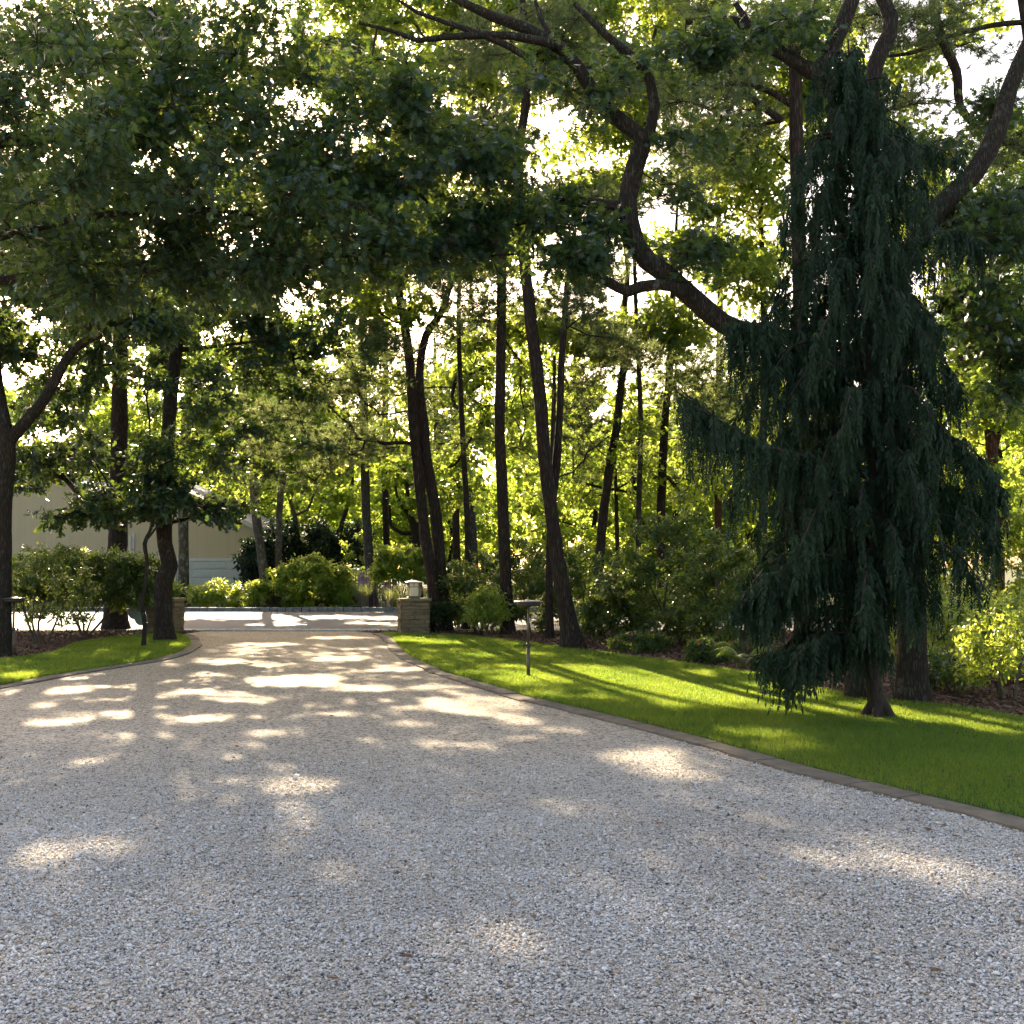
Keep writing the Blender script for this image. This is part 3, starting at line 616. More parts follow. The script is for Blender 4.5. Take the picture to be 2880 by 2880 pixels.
# leafy oaks filling the canopy in the right bed
for u_, v_, d, pth, sp_, lab in [
 (1310,1760,28.5,[(1310,1760,18),(1315,1500,17),(1300,1200,15),(1290,900,13),(1300,600,10),(1310,300,6)],[(1150,20,300,90,30,2.4,44),(1000,180,160,120,31,2.4,24),(1550,10,220,80,30,2,26),(1400,240,200,110,31,2,24),(1250,450,230,150,28,2.4,50),(1180,200,260,150,28,2.4,46),(1380,640,180,90,28,2,30),(1100,880,140,60,28,2,14),(1480,900,110,60,28,2,16)],'thin dark oak trunk between the leaning pair and the straight pine'),
 (1800,1760,29,[(1800,1760,16),(1795,1500,15),(1802,1200,14),(1790,900,12),(1780,600,9),(1770,300,6)],[(1640,480,200,150,29,2.4,44),(1760,250,220,150,29,2.4,46),(1850,40,240,90,31,2.4,34),(1640,100,140,90,31,2,18),(1880,640,130,90,29,2,24),(1640,930,130,60,29,2,20),(1900,900,110,60,29,2,16)],'thin oak trunk between the right leaning pine and the cedar arm'),
 (2150,1740,27,[(2150,1740,24),(2145,1400,22),(2150,1000,18),(2140,600,14),(2130,300,8)],[(2080,500,160,150,27,2.2,40),(2150,180,190,130,27,2.2,36),(2120,760,110,90,27,2,18),(2450,300,240,200,27,2.4,40),(2620,560,150,130,27,2.4,26),(2250,60,240,80,28,2.4,18),(2700,120,180,120,28,2.4,9)],'oak with a plain trunk seen through the cedar curtains'),
 (640,1700,30,[(640,1700,4),(640,1500,6),(632,1200,6)],[],'')]:
    if not sp_: continue
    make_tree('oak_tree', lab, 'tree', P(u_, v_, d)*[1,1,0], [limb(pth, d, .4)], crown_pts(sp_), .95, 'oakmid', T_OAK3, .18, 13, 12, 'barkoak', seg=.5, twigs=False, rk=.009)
# tall pine behind cedar
d = 19
L0 = limb([(2262,1800,50),(2255,1300,46),(2250,800,42),(2240,447,40),(2238,248,37),(2232,100,34),(2225,0,30),(2220,-150,22)], d)
L1 = limb([(2235,300,20),(2150,250,17),(2060,235,12),(1930,240,7)], d); L2 = limb([(2200,340,22),(2130,290,18),(2070,230,14),(2000,100,9)], d)
L3 = limb([(2250,450,18),(2350,420,12),(2480,400,7)], d); L4 = limb([(2235,80,18),(2280,20,14),(2350,-60,10)], d)
cen = crown_pts([(2020,300,180,130,d,2,26),(2060,60,180,70,d,2,18),(2350,60,180,90,d,2,16),(1960,450,110,80,d,1.6,10)])
make_tree('pine_tree', 'tall pine with a straight upright trunk rising behind the cedar top', 'tree', P(2262,1800,d)*[1,1,0], [L0,L1,L2,L3,L4], cen, .65, 'pine', T_NEED, .18, 13, 30, 'barkpine', pine=True, nwid=1.1)
d = 22
L0 = limb([(2804,1770,38),(2806,1600,36),(2804,1528,34),(2795,1350,32),(2780,1180,28),(2755,1100,22),(2700,1000,12)], d); L1 = limb([(2790,1300,16),(2830,1150,13),(2880,1050,10)], d)
make_tree('oak_tree', 'reddish brown trunk among sunny leaves at the right edge', 'tree', P(2804,1770,d)*[1,1,0], [L0,L1], crown_pts([(2760,1130,170,110,d,2,48),(2720,700,190,150,d+2,2,50),(2640,960,140,110,d+2,2,34),(2840,420,110,120,d+2,2,24),(2830,1400,90,130,d+1,2,26),(2700,1330,80,60,d,1.4,12),(2840,900,110,130,d,2,26)]), .65, 'oakfar', T_OAK3, .14, 8, 9, 'barkred')
# far right pine crown, top
d = 20
L0 = limb([(2960,1800,50),(2950,900,44),(2925,400,36),(2890,100,28),(2860,-80,18)], d); L1 = limb([(2925,450,22),(2720,330,22),(2690,200,26),(2650,110,26),(2620,0,18)], d)
L2 = limb([(2930,60,18),(2800,70,15),(2680,100,12),(2560,130,8)], d); L3 = limb([(2640,120,14),(2560,150,12),(2480,160,7)], d)
cen = crown_pts([(2640,60,200,80,d,2,30),(2780,180,130,110,d,2,14),(2560,280,120,60,d,1.6,10),(2850,420,80,90,d,1.5,10)])
make_tree('pine_tree', 'olive pine boughs in the top right corner above the cedar', 'tree', P(2960,1800,d)*[1,1,0], [L0,L1,L2,L3], cen, .65, 'pine', T_NEED, .18, 13, 32, 'barkpine', pine=True, nwid=1.1)
# ---- the big right oaks behind the cedar
d = 13.3
A0 = limb([(2412,1950,58),(2410,1800,50),(2400,1600,46),(2340,1250,46),(2230,1040,52),(2120,950,56),(2035,909,58),(1964,850,58),(1920,812,58),(1879,775,58),(1820,732,56),(1787,686,54),(1770,621,54),(1765,561,54),(1785,472,54),(1806,405,50),(1798,380,46),(1755,348,44),(1695,298,44),(1656,239,40),(1626,189,38),(1581,139,36),(1531,109,34),(1482,80,32),(1382,45,28),(1308,10,24),(1200,-50,16)], d)
A1 = limb([(1808,400,34),(1829,370,32),(1841,298,32),(1828,225,28),(1790,168,28),(1705,99,22),(1616,10,14)], d)
A2 = limb([(1560,125,26),(1512,114,24),(1440,100,24),(1358,99,22),(1258,104,18),(1174,114,15),(1109,89,12),(1010,65,8)], d-.3)
A3 = limb([(1482,160,20),(1430,130,18),(1358,99,18),(1258,65,15),(1174,35,12),(1120,0,8)], d-.3)
A4 = limb([(1765,590,30),(1745,581,30),(1700,576,30),(1656,571,28),(1580,568,24),(1507,571,20),(1437,581,15),(1330,590,8)], d)
A5 = limb([(1930,822,36),(1890,805,34),(1854,800,33),(1805,806,33),(1765,820,32),(1735,808,28),(1705,790,26),(1656,765,22),(1581,730,22),(1531,706,15),(1497,671,8)], d-.2)
A6 = limb([(1560,130,20),(1545,100,18),(1520,50,15),(1505,0,10)], d)
cen = crown_pts([(1060,240,220,110,d-.4,1,18),(1230,420,230,110,d-.3,1,24),(1480,200,150,60,d-.2,1,6),(1420,600,220,60,d-.2,.9,26),(1590,720,150,40,d-.2,.8,18),(1930,720,70,60,d,.8,7),(1680,640,60,50,d,.7,7),(1250,700,150,60,d,1,18),(1750,200,80,80,d,.8,6),(1900,560,80,70,d+.3,.8,10),(1960,380,70,60,d,.7,5),(1620,300,50,50,d,.6,4),(1080,520,120,90,d,1,12)])
make_tree('oak_tree', 'old oak whose snaking limb crosses the sky from the cedar up to the left', 'tree', base(2412,1950), [A0,A1,A2,A3,A4,A5,A6], cen, .48, 'oak', T_OAK, .135, 10, 11, flat=.75, flare=1.3, sides=16)
d = 13
B0 = limb([(2567,1975,88),(2566,1850,80),(2564,1700,76),(2545,1400,74),(2520,1100,74),(2506,880,72),(2520,790,64),(2566,696,62),(2640,586,60),(2740,487,56),(2804,373,52),(2839,248,48),(2885,140,44),(2960,-20,34)], d)
B1 = limb([(2510,930,56),(2470,700,54),(2430,500,50),(2380,340,50),(2310,215,52),(2260,190,42),(2198,150,36),(2118,78,32),(2010,52,24),(1930,62,16)], d+.2)
B2 = limb([(2300,205,44),(2335,140,46),(2370,70,46),(2400,-10,42),(2440,-150,30)], d+.2)
B3 = limb([(2440,560,44),(2450,300,44),(2462,180,46),(2500,100,46),(2506,50,42),(2480,-10,38),(2440,-120,26)], d+.4)
B4 = limb([(2250,185,24),(2158,134,26),(2118,84,22),(2069,10,16)], d)
B5 = limb([(2880,520,20),(2780,620,22),(2720,690,18),(2680,780,18),(2640,880,16)], d+.5)
cen = crown_pts([(2800,640,140,110,d+.4,1,34),(2760,860,150,90,d+.6,1,34),(2020,130,130,60,d,.8,12),(2620,420,70,50,d+.6,.7,7),(2780,330,60,60,d+.4,.8,6),(2840,1050,80,90,d+.8,.8,12),(2200,60,110,40,d,.8,7)])
make_tree('oak_tree', 'large oak behind the cedar with a heavy limb reaching to the upper right corner', 'tree', base(2567,1975), [B0,B1,B2,B3,B4,B5], cen, .48, 'oak', T_OAK, .13, 10, 11, flat=.75, flare=1.35, sides=16)
# ================================================================== WEEPING CEDAR
def cedar():
    d0 = depth(2480, 2022); root = empty('weeping_cedar', base(2480,2022), 'weeping cedar with dark blue-green hanging curtains of foliage on the right lawn', 'tree')
    tr = limb([(2482,2022,50),(2462,1950,44),(2450,1860,42),(2470,1700,40),(2458,1300,34),(2440,900,27),(2412,500,18),(2392,260,11),(2385,110,5)], d0, .12)
    h = tr[:, 2]; tr2 = tr.copy(); tr2[:, 3] *= 1+.45*np.exp(-h/.13); tr2[0, 2] -= .06
    mb = MB(); tube(mb, tr2[:, :3], tr2[:, 3], 14, .09)
    for a in (0.3, 1.6, 2.9, 4.2, 5.3):
        p0 = tr[1, :3]; q = p0+np.array([math.cos(a)*.27, math.sin(a)*.27, -.1-p0[2]+.02]); tube(mb, [p0+[0, 0, .12], (p0+q)/2+[0, 0, .02], q], [.06, .05, .015], 7)
    tab = np.array([(60,14,14),(130,60,60),(200,105,100),(300,140,140),(400,160,155),(500,180,165),(580,215,165),(650,280,170),(750,285,190),(850,310,215),(950,320,235),(1050,300,240),(1130,290,220),(1220,250,110),(1300,190,40)], float)
    arms = []; zs = h
    def trunk_at(z): return np.array([np.interp(z, zs, tr[:, k]) for k in range(3)])
    ztop = tr[-1, 2]
    def zv(v): return P(2440, v*K, d0)[2]
    tz = np.array([zv(v) for v in tab[:, 0]])[::-1]; tl = (tab[:, 1]*K/F*d0)[::-1]; trr = (tab[:, 2]*K/F*d0)[::-1]
    na = 205
    for i in range(na):
        z0 = .75+(ztop-.9)*((i+rng.uniform())/na)**.95; az = i*2.39996+rng.normal(0, .3); cx, sx = math.cos(az), math.sin(az)
        zz = z0-.25; Lx = np.interp(zz, tz, trr if cx > 0 else tl); Ly = .5*(np.interp(zz, tz, trr)+np.interp(zz, tz, tl))*.8
        L = math.hypot(Lx*cx, Ly*sx)*rng.uniform(.42, 1.02)
        if z0 < 1.25 and cx > .1: L *= .35
        a = trunk_at(z0); dr = np.array([cx, sx, 0]); rise = rng.uniform(.05, .35)
        pts = np.array([a, a+dr*L*.35+[0, 0, rise*L*.5], a+dr*L*.7+[0, 0, rise*L*.25], a+dr*L+[0, 0, -.3*L]])
        arms.append((catmull(pts, .08), .012+.012*L))
    def special(path, r): arms.append((limb([(u, v, 8, dd) for u, v, dd in path], d0, .07)[:, :3], r))
    for k_ in range(3):
        o = rng.uniform(-.25, .25); special([(2440,1420,d0),(2300,1300,d0-.3+o),(2150,1250,d0-.4+o),(2020,1180,d0-.4+o),(1900,1085+k_*14,d0-.4+o)], .022)
    for k_ in range(3):
        o = rng.uniform(-.3, .3); special([(2440,1080,d0),(2300,960,d0+o),(2160,920,d0+o),(2030,890+20*k_,d0+o)], .022)
    special([(2440,1150,d0),(2280,1010,d0+.2),(2120,980,d0+.2),(2050,990,d0+.2)], .02)
    for k_ in range(2):
        special([(2420,800,d0),(2560,690,d0),(2680,650,d0+.2*k_),(2790,690+20*k_,d0+.2)], .018)
        special([(2450,1350,d0),(2640,1230,d0-.2),(2760,1290,d0+.3*k_),(2830,1420,d0)], .02)
        special([(2450,1500,d0),(2620,1380,d0+.3),(2760,1400,d0+.2*k_),(2800,1500,d0)], .02)
    special([(2420,560,d0),(2560,420,d0+.1),(2640,420,d0+.1),(2720,470,d0+.1)], .015)
    special([(2430,700,d0),(2300,560,d0),(2220,600,d0),(2190,690,d0)], .015)
    for k_ in range(5):
        o = rng.uniform(-.5, .5); special([(2455,1840,d0),(2380,1800,d0+o*.5),(2300,1810,d0+o),(2215-30*k_,1850,d0+o)], .012)
    for k_ in range(4):
        special([(2450,1600,d0),(2300,1560,d0-.2-.1*k_),(2170,1620,d0-.2*k_),(2110,1700,d0)], .018)
        special([(2450,1800,d0),(2350,1780,d0-.1*k_),(2260,1830,d0-.25*k_),(2200,1890,d0-.15)], .014)
    bm_ = mb; Cs, Ds, Ns, Ss = [], [], [], []
    for pts, r in arms:
        tube(bm_, pts, np.linspace(r, .005, len(pts)), 5)
        s = np.linspace(.18, 1, len(pts)); ns = max(6, int(len(pts)*2.8))
        for q in rng.uniform(.12, 1, ns)**.8:
            p0 = pts[min(len(pts)-1, int(q*(len(pts)-1)))]+rng.normal(0, .035, 3); Ls = rng.uniform(.16, .62)*(1.45 if r > .0135 and r < .0225 and len(pts) > 18 and pts[-1][0] < 2.3 else 1)*(1 if p0[2] > 1.3 else .75)
            Ls = min(Ls, max(.05, p0[2]-.1)); n = int(Ls/.03)+2; sw = rng.normal(0, .13, 2)
            t = np.arange(n)/n; c = p0+np.c_[sw[0]*t*Ls, sw[1]*t*Ls, -t*Ls]
            az = rng.uniform(0, 3.14); sd = np.array([math.cos(az), math.sin(az), 0]); w = rng.uniform(.045, .085)*(1-.65*t)
            for sgn in (-1, 1):
                Cs.append(c); Ds.append(np.tile(sd*sgn*rng.uniform(.45, .8)+[0, 0, -1.], (n, 1))+rng.normal(0, .18, (n, 3))); Ss.append(w*rng.uniform(.8, 1.3, n))
                Ns.append(np.tile(np.cross(sd, [0, 0, 1.]), (n, 1))+rng.normal(0, .35, (n, 3)))
            Cs.append(c[-1:]); Ds.append(np.array([[sw[0], sw[1], -1.]])); Ss.append(np.array([.07])); Ns.append(np.cross(sd, [0, 0, 1.])[None])
    bm_.build('trunk', M['cedarbark'], root, True)
    Cn, D, Nn, S = map(np.concatenate, (Cs, Ds, Ns, Ss))
    tm = (np.array([[0,0,0],[.15,.45,0],[0,1,-.05],[-.15,.45,0]]), np.array([[0,1,2,3]]))
    V, Fc = place(Cn, D, Nn, S*1.15, tm); V[:, 2] = np.maximum(V[:, 2], .03)
    mesh('foliage', V, Fc, M['cedar'], root)
cedar()
# ================================================================== TREES ACROSS THE ROAD
def far(name, label, d, path, specs, R=1.15, leaf='oakfar', tmpl=T_OAK2, size=.24, ntw=13, nlf=13, bark='barkpale', pine=False, extra=(), gs=.9, **kw):
    Ls = [limb(path, d, .5)]+[limb(e, d, .4) for e in extra]
    u, v = path[0][:2]; b = P(u, v, d); b[2] = 0; Ls[0][0, 2] = 0
    make_tree(name, label, 'tree', b, Ls, crown_pts(specs(d) if callable(specs) else specs, gs), R, leaf, tmpl, size, ntw, nlf, bark, pine=pine, seg=.7, sides=9, twigs=False, rk=.012, **kw)
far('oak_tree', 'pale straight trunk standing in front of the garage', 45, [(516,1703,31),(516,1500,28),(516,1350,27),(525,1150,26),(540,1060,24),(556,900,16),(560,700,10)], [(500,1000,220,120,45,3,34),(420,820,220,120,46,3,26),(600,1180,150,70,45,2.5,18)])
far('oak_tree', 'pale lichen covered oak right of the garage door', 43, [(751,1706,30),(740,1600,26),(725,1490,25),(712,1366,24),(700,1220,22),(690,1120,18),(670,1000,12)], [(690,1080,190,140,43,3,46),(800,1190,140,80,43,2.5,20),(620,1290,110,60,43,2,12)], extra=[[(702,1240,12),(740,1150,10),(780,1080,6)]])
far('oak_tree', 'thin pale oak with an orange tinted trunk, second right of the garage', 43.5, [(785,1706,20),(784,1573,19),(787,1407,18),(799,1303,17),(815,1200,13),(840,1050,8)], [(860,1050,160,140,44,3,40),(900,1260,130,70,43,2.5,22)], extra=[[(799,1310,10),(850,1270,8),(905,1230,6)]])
far('young_tree', 'small pale tree with a Y shaped fork before the dark evergreens', 50, [(845,1640,13),(843,1568,13),(828,1448,13),(808,1386,8),(795,1300,6)], [(830,1330,130,90,50,3,26)], extra=[[(830,1450,9),(866,1432,8),(885,1380,5)]])
far('pine_tree', 'grey straight pine trunk right of the sunny shrubs across the road', 44, [(1046,1703,30),(1035,1531,26),(1027,1366,25),(1025,1220,24),(1022,1080,21),(1018,900,16),(1015,700,9)], [(1020,980,170,90,44,2.6,20),(960,800,150,90,45,2.5,16)], leaf='pine', tmpl=T_NEED, size=.26, ntw=15, nlf=26, bark='barkgrey', pine=True, nwid=2.2)
far('pine_tree', 'dark narrow pine trunk between the grey pine and the lantern', 52, [(1090,1660,20),(1087,1556,19),(1083,1324,19),(1083,1200,18),(1085,1000,14),(1090,800,8)], [(1100,1060,130,90,52,3,18),(1080,1250,110,50,52,3,10)], leaf='pine', tmpl=T_NEED, size=.28, ntw=14, nlf=26, bark='barkpine', pine=True, nwid=2.4)
far('oak_tree', 'dark oak with spreading crooked limbs beyond the pruned shrub', 47, [(1170,1640,30),(1172,1540,28),(1168,1490,26),(1150,1440,16),(1145,1360,12),(1140,1260,8)], [(1150,1330,120,100,47,3,22),(1240,1380,90,60,47,2.5,12)], bark='barkoak', extra=[[(1166,1500,14),(1130,1500,12),(1100,1480,10),(1095,1420,8)],[(1168,1480,14),(1200,1450,11),(1225,1400,8)],[(1150,1450,10),(1118,1400,8),(1108,1320,6)]])
far('pine_tree', 'thin dark pine hidden behind the right stem of the leaning pair', 48, [(1236,1650,20),(1232,1450,19),(1228,1241,18),(1225,1100,14),(1222,950,8)], [(1240,1080,90,80,48,2.5,14)], leaf='pine', tmpl=T_NEED, size=.27, ntw=14, nlf=26, bark='barkpine', pine=True, nwid=2.4)
far('pine_tree', 'dark pine trunk right of the leaning pair beyond the road', 42.5, [(1286,1700,24),(1282,1448,21),(1284,1283,20),(1286,1150,17),(1290,950,10)], [(1290,1150,90,100,42,2.5,18),(1330,1000,90,60,42,2,10)], leaf='pine', tmpl=T_NEED, size=.27, ntw=14, nlf=26, bark='barkpine', pine=True, nwid=2.2)
far('pine_tree', 'greyish pine leaning left beside the straight foreground pine', 43, [(1340,1700,26),(1329,1490,23),(1317,1366,22),(1304,1241,21),(1296,1100,16),(1300,900,9)], [(1320,950,110,70,43,2.5,14)], leaf='pine', tmpl=T_NEED, size=.27, ntw=14, nlf=26, bark='barkgrey', pine=True, nwid=2.2)
FILL = [(-19,67,14,4.2,'sunny oak behind the roof of the neighbouring house'),(-26,68,15,4.6,'tall oak at the far left beyond the house roof'),(-8.5,56,10,3.6,'bushy oak rising behind the dark evergreens'),
 (3.5,47,7.2,2.6,'low sunny oak behind the straight foreground pine'),(6.3,43,8.5,2.8,'sunny yellow-green oak behind the big leaning pine'),(10,46,10,3.3,'broad sunny oak between the leaning pines and the cedar'),
 (14,44,9,3.0,'bright oak glowing behind the left curtain of the cedar'),(18.5,42,10,3.2,'oak hidden largely behind the cedar'),(22,40,9,3.4,'sunlit oak beyond the right side of the cedar'),(-3.5,58,10,3.4,'oak far beyond the grey pine'),(12,57,13,3.6,'taller oak far beyond the cedar arm'),(-14,66,14,4,'tall oak beyond the garage roof'),(19,30,8,2.4,'small sunny oak at the right edge behind the reddish trunk'),(16.5,24,5.2,1.8,'sunny understory oak near the right edge'),(21.5,38,6.5,2.6,'low sunny oak at the right edge across the road')]
for i, (x, dd, hh, rr, lab) in enumerate(FILL):
    b = np.array([x, dd, 0.]); nc = int(32+rr*rr*5)
    L0 = catmull([[x,dd,0,.16],[x+rng.normal(0,.2),dd,hh*.3,.13],[x+rng.normal(0,.4),dd,hh*.6,.09],[x+rng.normal(0,.5),dd,hh*.9,.03]], .5)
    q = ball(nc); q = unit(q)*np.linalg.norm(q, axis=1, keepdims=True)**.5*[rr, rr, hh*.40]+[x, dd, hh*.57]
    q = q[~ingap(q, 1.0)]
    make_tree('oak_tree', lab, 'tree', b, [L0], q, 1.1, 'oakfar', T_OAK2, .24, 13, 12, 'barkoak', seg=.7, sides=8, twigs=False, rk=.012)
for i, (x, dd, hh, lab) in enumerate([(-23,70,18,'tall pine far beyond the left side of the house'),(-6,66,15,'tall pine far behind the dark evergreens'),(9,62,15,'blue-green pine far behind the big leaning pine'),(17,60,16,'blue-green pine far behind the cedar'),(24.5,50,13,'blue-green pine far off at the right edge')]):
    L0 = catmull([[x,dd,0,.2],[x,dd,hh*.4,.16],[x+.3,dd,hh*.8,.08],[x+.3,dd,hh,.03]], .6); nc = 46
    q = ball(nc); q[:, :2] *= (1-.55*(q[:, 2:]*.5+.5)); q = q*[3.4, 3, hh*.34]+[x, dd, hh*.66]; q = q[~ingap(q, 1.0)]
    make_tree('pine_tree', lab, 'tree', [x, dd, 0], [L0], q, 1.1, 'pine', T_NEED, .32, 12, 18, 'barkpine', pine=True, seg=.8, sides=8, twigs=False, rk=.014, nwid=2.6)
# far wood as one mass
n = 1500; X = rng.uniform(-60, 60, n); Y = rng.uniform(68, 100, n); hm = 10.5+3*np.sin(X*.16+1)+2*np.sin(X*.43)
Z = rng.uniform(.2, 1, n)**.8*hm; q = np.c_[X, Y, Z]; q = q[~ingap(q, 1.1)]
b, D, Nn, c, tp = spray(q, 2.2, 9, 9, .7); V, Fc = place(b, D, Nn, rng.uniform(.45, .8, len(b)), T_OAK3)
tag(mesh('far_woodland', V, Fc, M['oakfar']), 'distant mass of green woodland behind everything', 'woodland', kind='stuff')
flush_trees()
# ================================================================== SHRUBS
def bush(name, label, cat, c, r, nclump, leaf='rhodo', size=.1, tmpl=T_OVAL, ntw=9, nlf=10, Rc=.25, shell=.7, box=False, bark='twig', stems=4, low=.12, sub='foliage', keep=1, group=None):
    c = np.array(c, float); r = np.array(r, float); q = ball(nclump*2); rr = np.linalg.norm(q, axis=1, keepdims=True)
    if box:
        q = rng.uniform(-1, 1, (nclump*2, 3)); m_ = np.max(np.abs(q), axis=1, keepdims=True); q = q/m_*np.maximum(m_, rng.uniform(.5, 1, m_.shape)); q[:, :2] *= .92+.08*np.cos(q[:, 2:]*2)
        q = q*(1-.15*(np.abs(q[:, :1])**3)*(np.abs(q[:, 2:])**3))
    else: q = q/rr*rr**(1-shell)
    q = q*r; z0 = r[2]*2*low; q = q[q[:, 2] > -r[2]+z0][:nclump]; q = q*(1+rng.normal(0, .07 if box else .17, q.shape))+[c[0], c[1], r[2]+.02]
    root = empty(name, (c[0], c[1], 0), label, cat, group); L = []
    for i in range(stems):
        a = rng.uniform(0, 6.28); L.append(catmull([[c[0]+.08*math.cos(a), c[1]+.08*math.sin(a), -.03, .028],[c[0]+.3*r[0]*math.cos(a), c[1]+.3*r[1]*math.sin(a), r[2]*.5, .02],[c[0]+.5*r[0]*math.cos(a+.4), c[1]+.5*r[1]*math.sin(a+.4), r[2]*1.05, .012]], .15))
    A, ch, rd, n0 = grow(L, q, .2, .1, .004); mb = MB()
    for l in L: tube(mb, l[:, :3], l[:, 3], 6, .08)
    for ids in ch: tube(mb, A[ids], np.r_[rd[ids[1]], rd[ids[1:]]], 3)
    mb.build('stems', M[bark], root, True)
    b, D, Nn, cc, tp = spray(q, Rc, ntw, nlf, .7, .15); S = rng.uniform(.6, 1.15, len(b))*size; ok = (b[:, 2] > .04) & (rng.uniform(size=len(b)) < keep)
    V, Fc = place(b[ok], D[ok], Nn[ok], S[ok], tmpl); mesh(sub, V, Fc, M[leaf], root); return root
def at(u, v): return G(u, v)
def xr(px, d): return px/F*d
# left clipped hedge + low bough shrub
d = 25.8
bush('clipped_hedge', 'flat topped clipped evergreen hedge behind the dark trunks on the left', 'hedge', (P(240,1600,d)[0], d, 0), (xr(205,d), .8, .93), 300, 'rhodo', .095, box=True, Rc=.24, low=.36, stems=6, ntw=10, nlf=12)
d = 22.5
bush('leaning_shrub', 'loose leafy shrub with a leaning bare stem in the left mulch bed', 'shrub', (P(120,1700,d)[0], d, 0), (.95, .7, .95), 60, 'rhodo', .09, Rc=.26, low=.25, stems=5)
# across road left to right
def bpx(u0, u1, vt, d, ry=.8): 
    x = P((u0+u1)/2, 1600, d)[0]; h = P(0, vt, d)[2]; return (x, d, 0), ((u1-u0)/2/F*d, ry, h/2)
for name, lab, u0, u1, vt, d, n, leaf, kw in [
 ('rhododendron','glowing shrub left of the pale trunk beside the left pillar',330,500,1615,43.5,60,'rhodolit',{}),
 ('rhododendron','airy yellow-green shrub with bare lower stems before the garage door',540,700,1640,43.2,46,'rhodolit',dict(keep=.7)),
 ('rhododendron','small bright shrub at the foot of the pale lichen covered oak',690,760,1645,42.6,18,'rhodolit',{}),
 ('rhododendron','large rounded sunny shrub centred across the road',768,990,1578,42.8,190,'rhodolit',{}),
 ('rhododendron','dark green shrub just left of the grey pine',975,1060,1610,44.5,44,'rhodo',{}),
 ('rhododendron','thin pale flowering shrub above the dark evergreens',970,1050,1480,47,16,'rhodolit',dict(keep=.6)),
 ('rhododendron','dim shrub far left across the road beyond the hedge',0,330,1560,44,120,'rhodolit',{}),
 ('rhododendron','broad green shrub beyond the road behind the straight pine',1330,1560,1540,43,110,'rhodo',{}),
 ('rhododendron','wide green thicket shrub across the road right of centre',1560,1860,1530,43,130,'rhodolit',{}),
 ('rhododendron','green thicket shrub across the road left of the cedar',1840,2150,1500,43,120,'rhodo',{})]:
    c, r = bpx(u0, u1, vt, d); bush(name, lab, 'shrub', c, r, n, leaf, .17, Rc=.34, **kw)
# dark evergreens behind
for lab, u0, u1, vt, d in [('dark evergreen nearest the garage corner',690,760,1500,47),('dark evergreen between the pale oaks',735,850,1478,49),('tall dark evergreen in the middle of the dark row',845,960,1462,49.5),('dark evergreen at the right end of the dark row',930,1050,1485,49)]:
    c, r = bpx(u0, u1, vt, d, 1.2); bush('evergreen_shrub', lab, 'shrub', c, r, 90, 'yew', .2, T_OVAL, Rc=.5, low=.02, ntw=8, nlf=9, group='row of dark evergreens beyond the shrubs')
c, r = bpx(1060,1215,1552,34,.9); r = (r[0], .8, .62)
def topiary():
    d = 41; x = P(1135,1600,d)[0]; top = P(0,1550,d)[2]
    bush('pruned_shrub', 'cloud pruned sunny shrub on bare stems left of the lantern', 'shrub', (x, d, 0), (xr(78,d), .8, top/2), 150, 'rhodolit', .15, box=True, Rc=.26, low=.5, stems=6)
topiary()
# right bed shrubs
for lab, u, vb, w, h, d, n, leaf in [
 ('loose green shrub between the leaning pair and the straight pine', 1345,1770,1.5,1.9,27.0,60,'rhodo'),
 ('small bright leaved shrub at the foot of the straight pine',1370,1745,.9,1.0,25.6,34,'rhodolit'),
 ('green shrub behind the lawn lamp',1500,1760,1.4,1.9,26.4,60,'rhodo'),
 ('dense rounded shrub arching left of the big leaning pine',1630,1740,1.2,2.1,26.8,60,'rhodo'),
  ('low dark shrub right of the big leaning pine',1720,1790,1.1,1.0,22.8,44,'rhodo'),
 ('knee high dark shrub filling the gap before the road, right of centre',1850,1760,2.0,1.1,26.0,60,'rhodo'),
 ('broad spreading shrub between the big leaning pine and the cedar',1900,1800,2.6,2.55,22.5,170,'rhodo'),
 ('tall leafy shrub just left of the cedar',2080,1840,1.9,2.3,20.5,100,'rhodo'),
 ('low shrub right behind the lantern pillar',1222,1775,.7,.9,26.9,26,'rhodo'),
 ('shrub in the shade beyond the twin pines',1290,1740,1.1,1.6,29.5,40,'rhodo'),
 ('dark low shrub behind the cedar trunk on the right',2650,1960,.9,.45,14.0,26,'rhodo'),
 ('sunny spreading shrub at the right edge behind the mulch',2790,1880,2.4,1.15,15.8,150,'rhodolit'),
 ('young sunny azalea with thin bare stems at the right edge',2830,1980,1.0,1.25,13.3,40,'rhodolit'),
 ('bright shrub behind the cedar by the big oak trunk',2640,1800,1.6,1.5,17.5,60,'rhodolit'),
 ('tall leafy shrub beyond the right edge thicket',2830,1700,2.6,2.6,21,110,'rhodolit')]:
    x = P(u, 1700, d)[0]; bush('rhododendron' if 'azalea' not in lab else 'azalea', lab, 'shrub', (x, d, 0), (w/2, w/2*.7, h/2), n, leaf, .1 if d > 16 else .075, Rc=.26 if d > 16 else .2, low=.2 if h < 1.4 else .12)
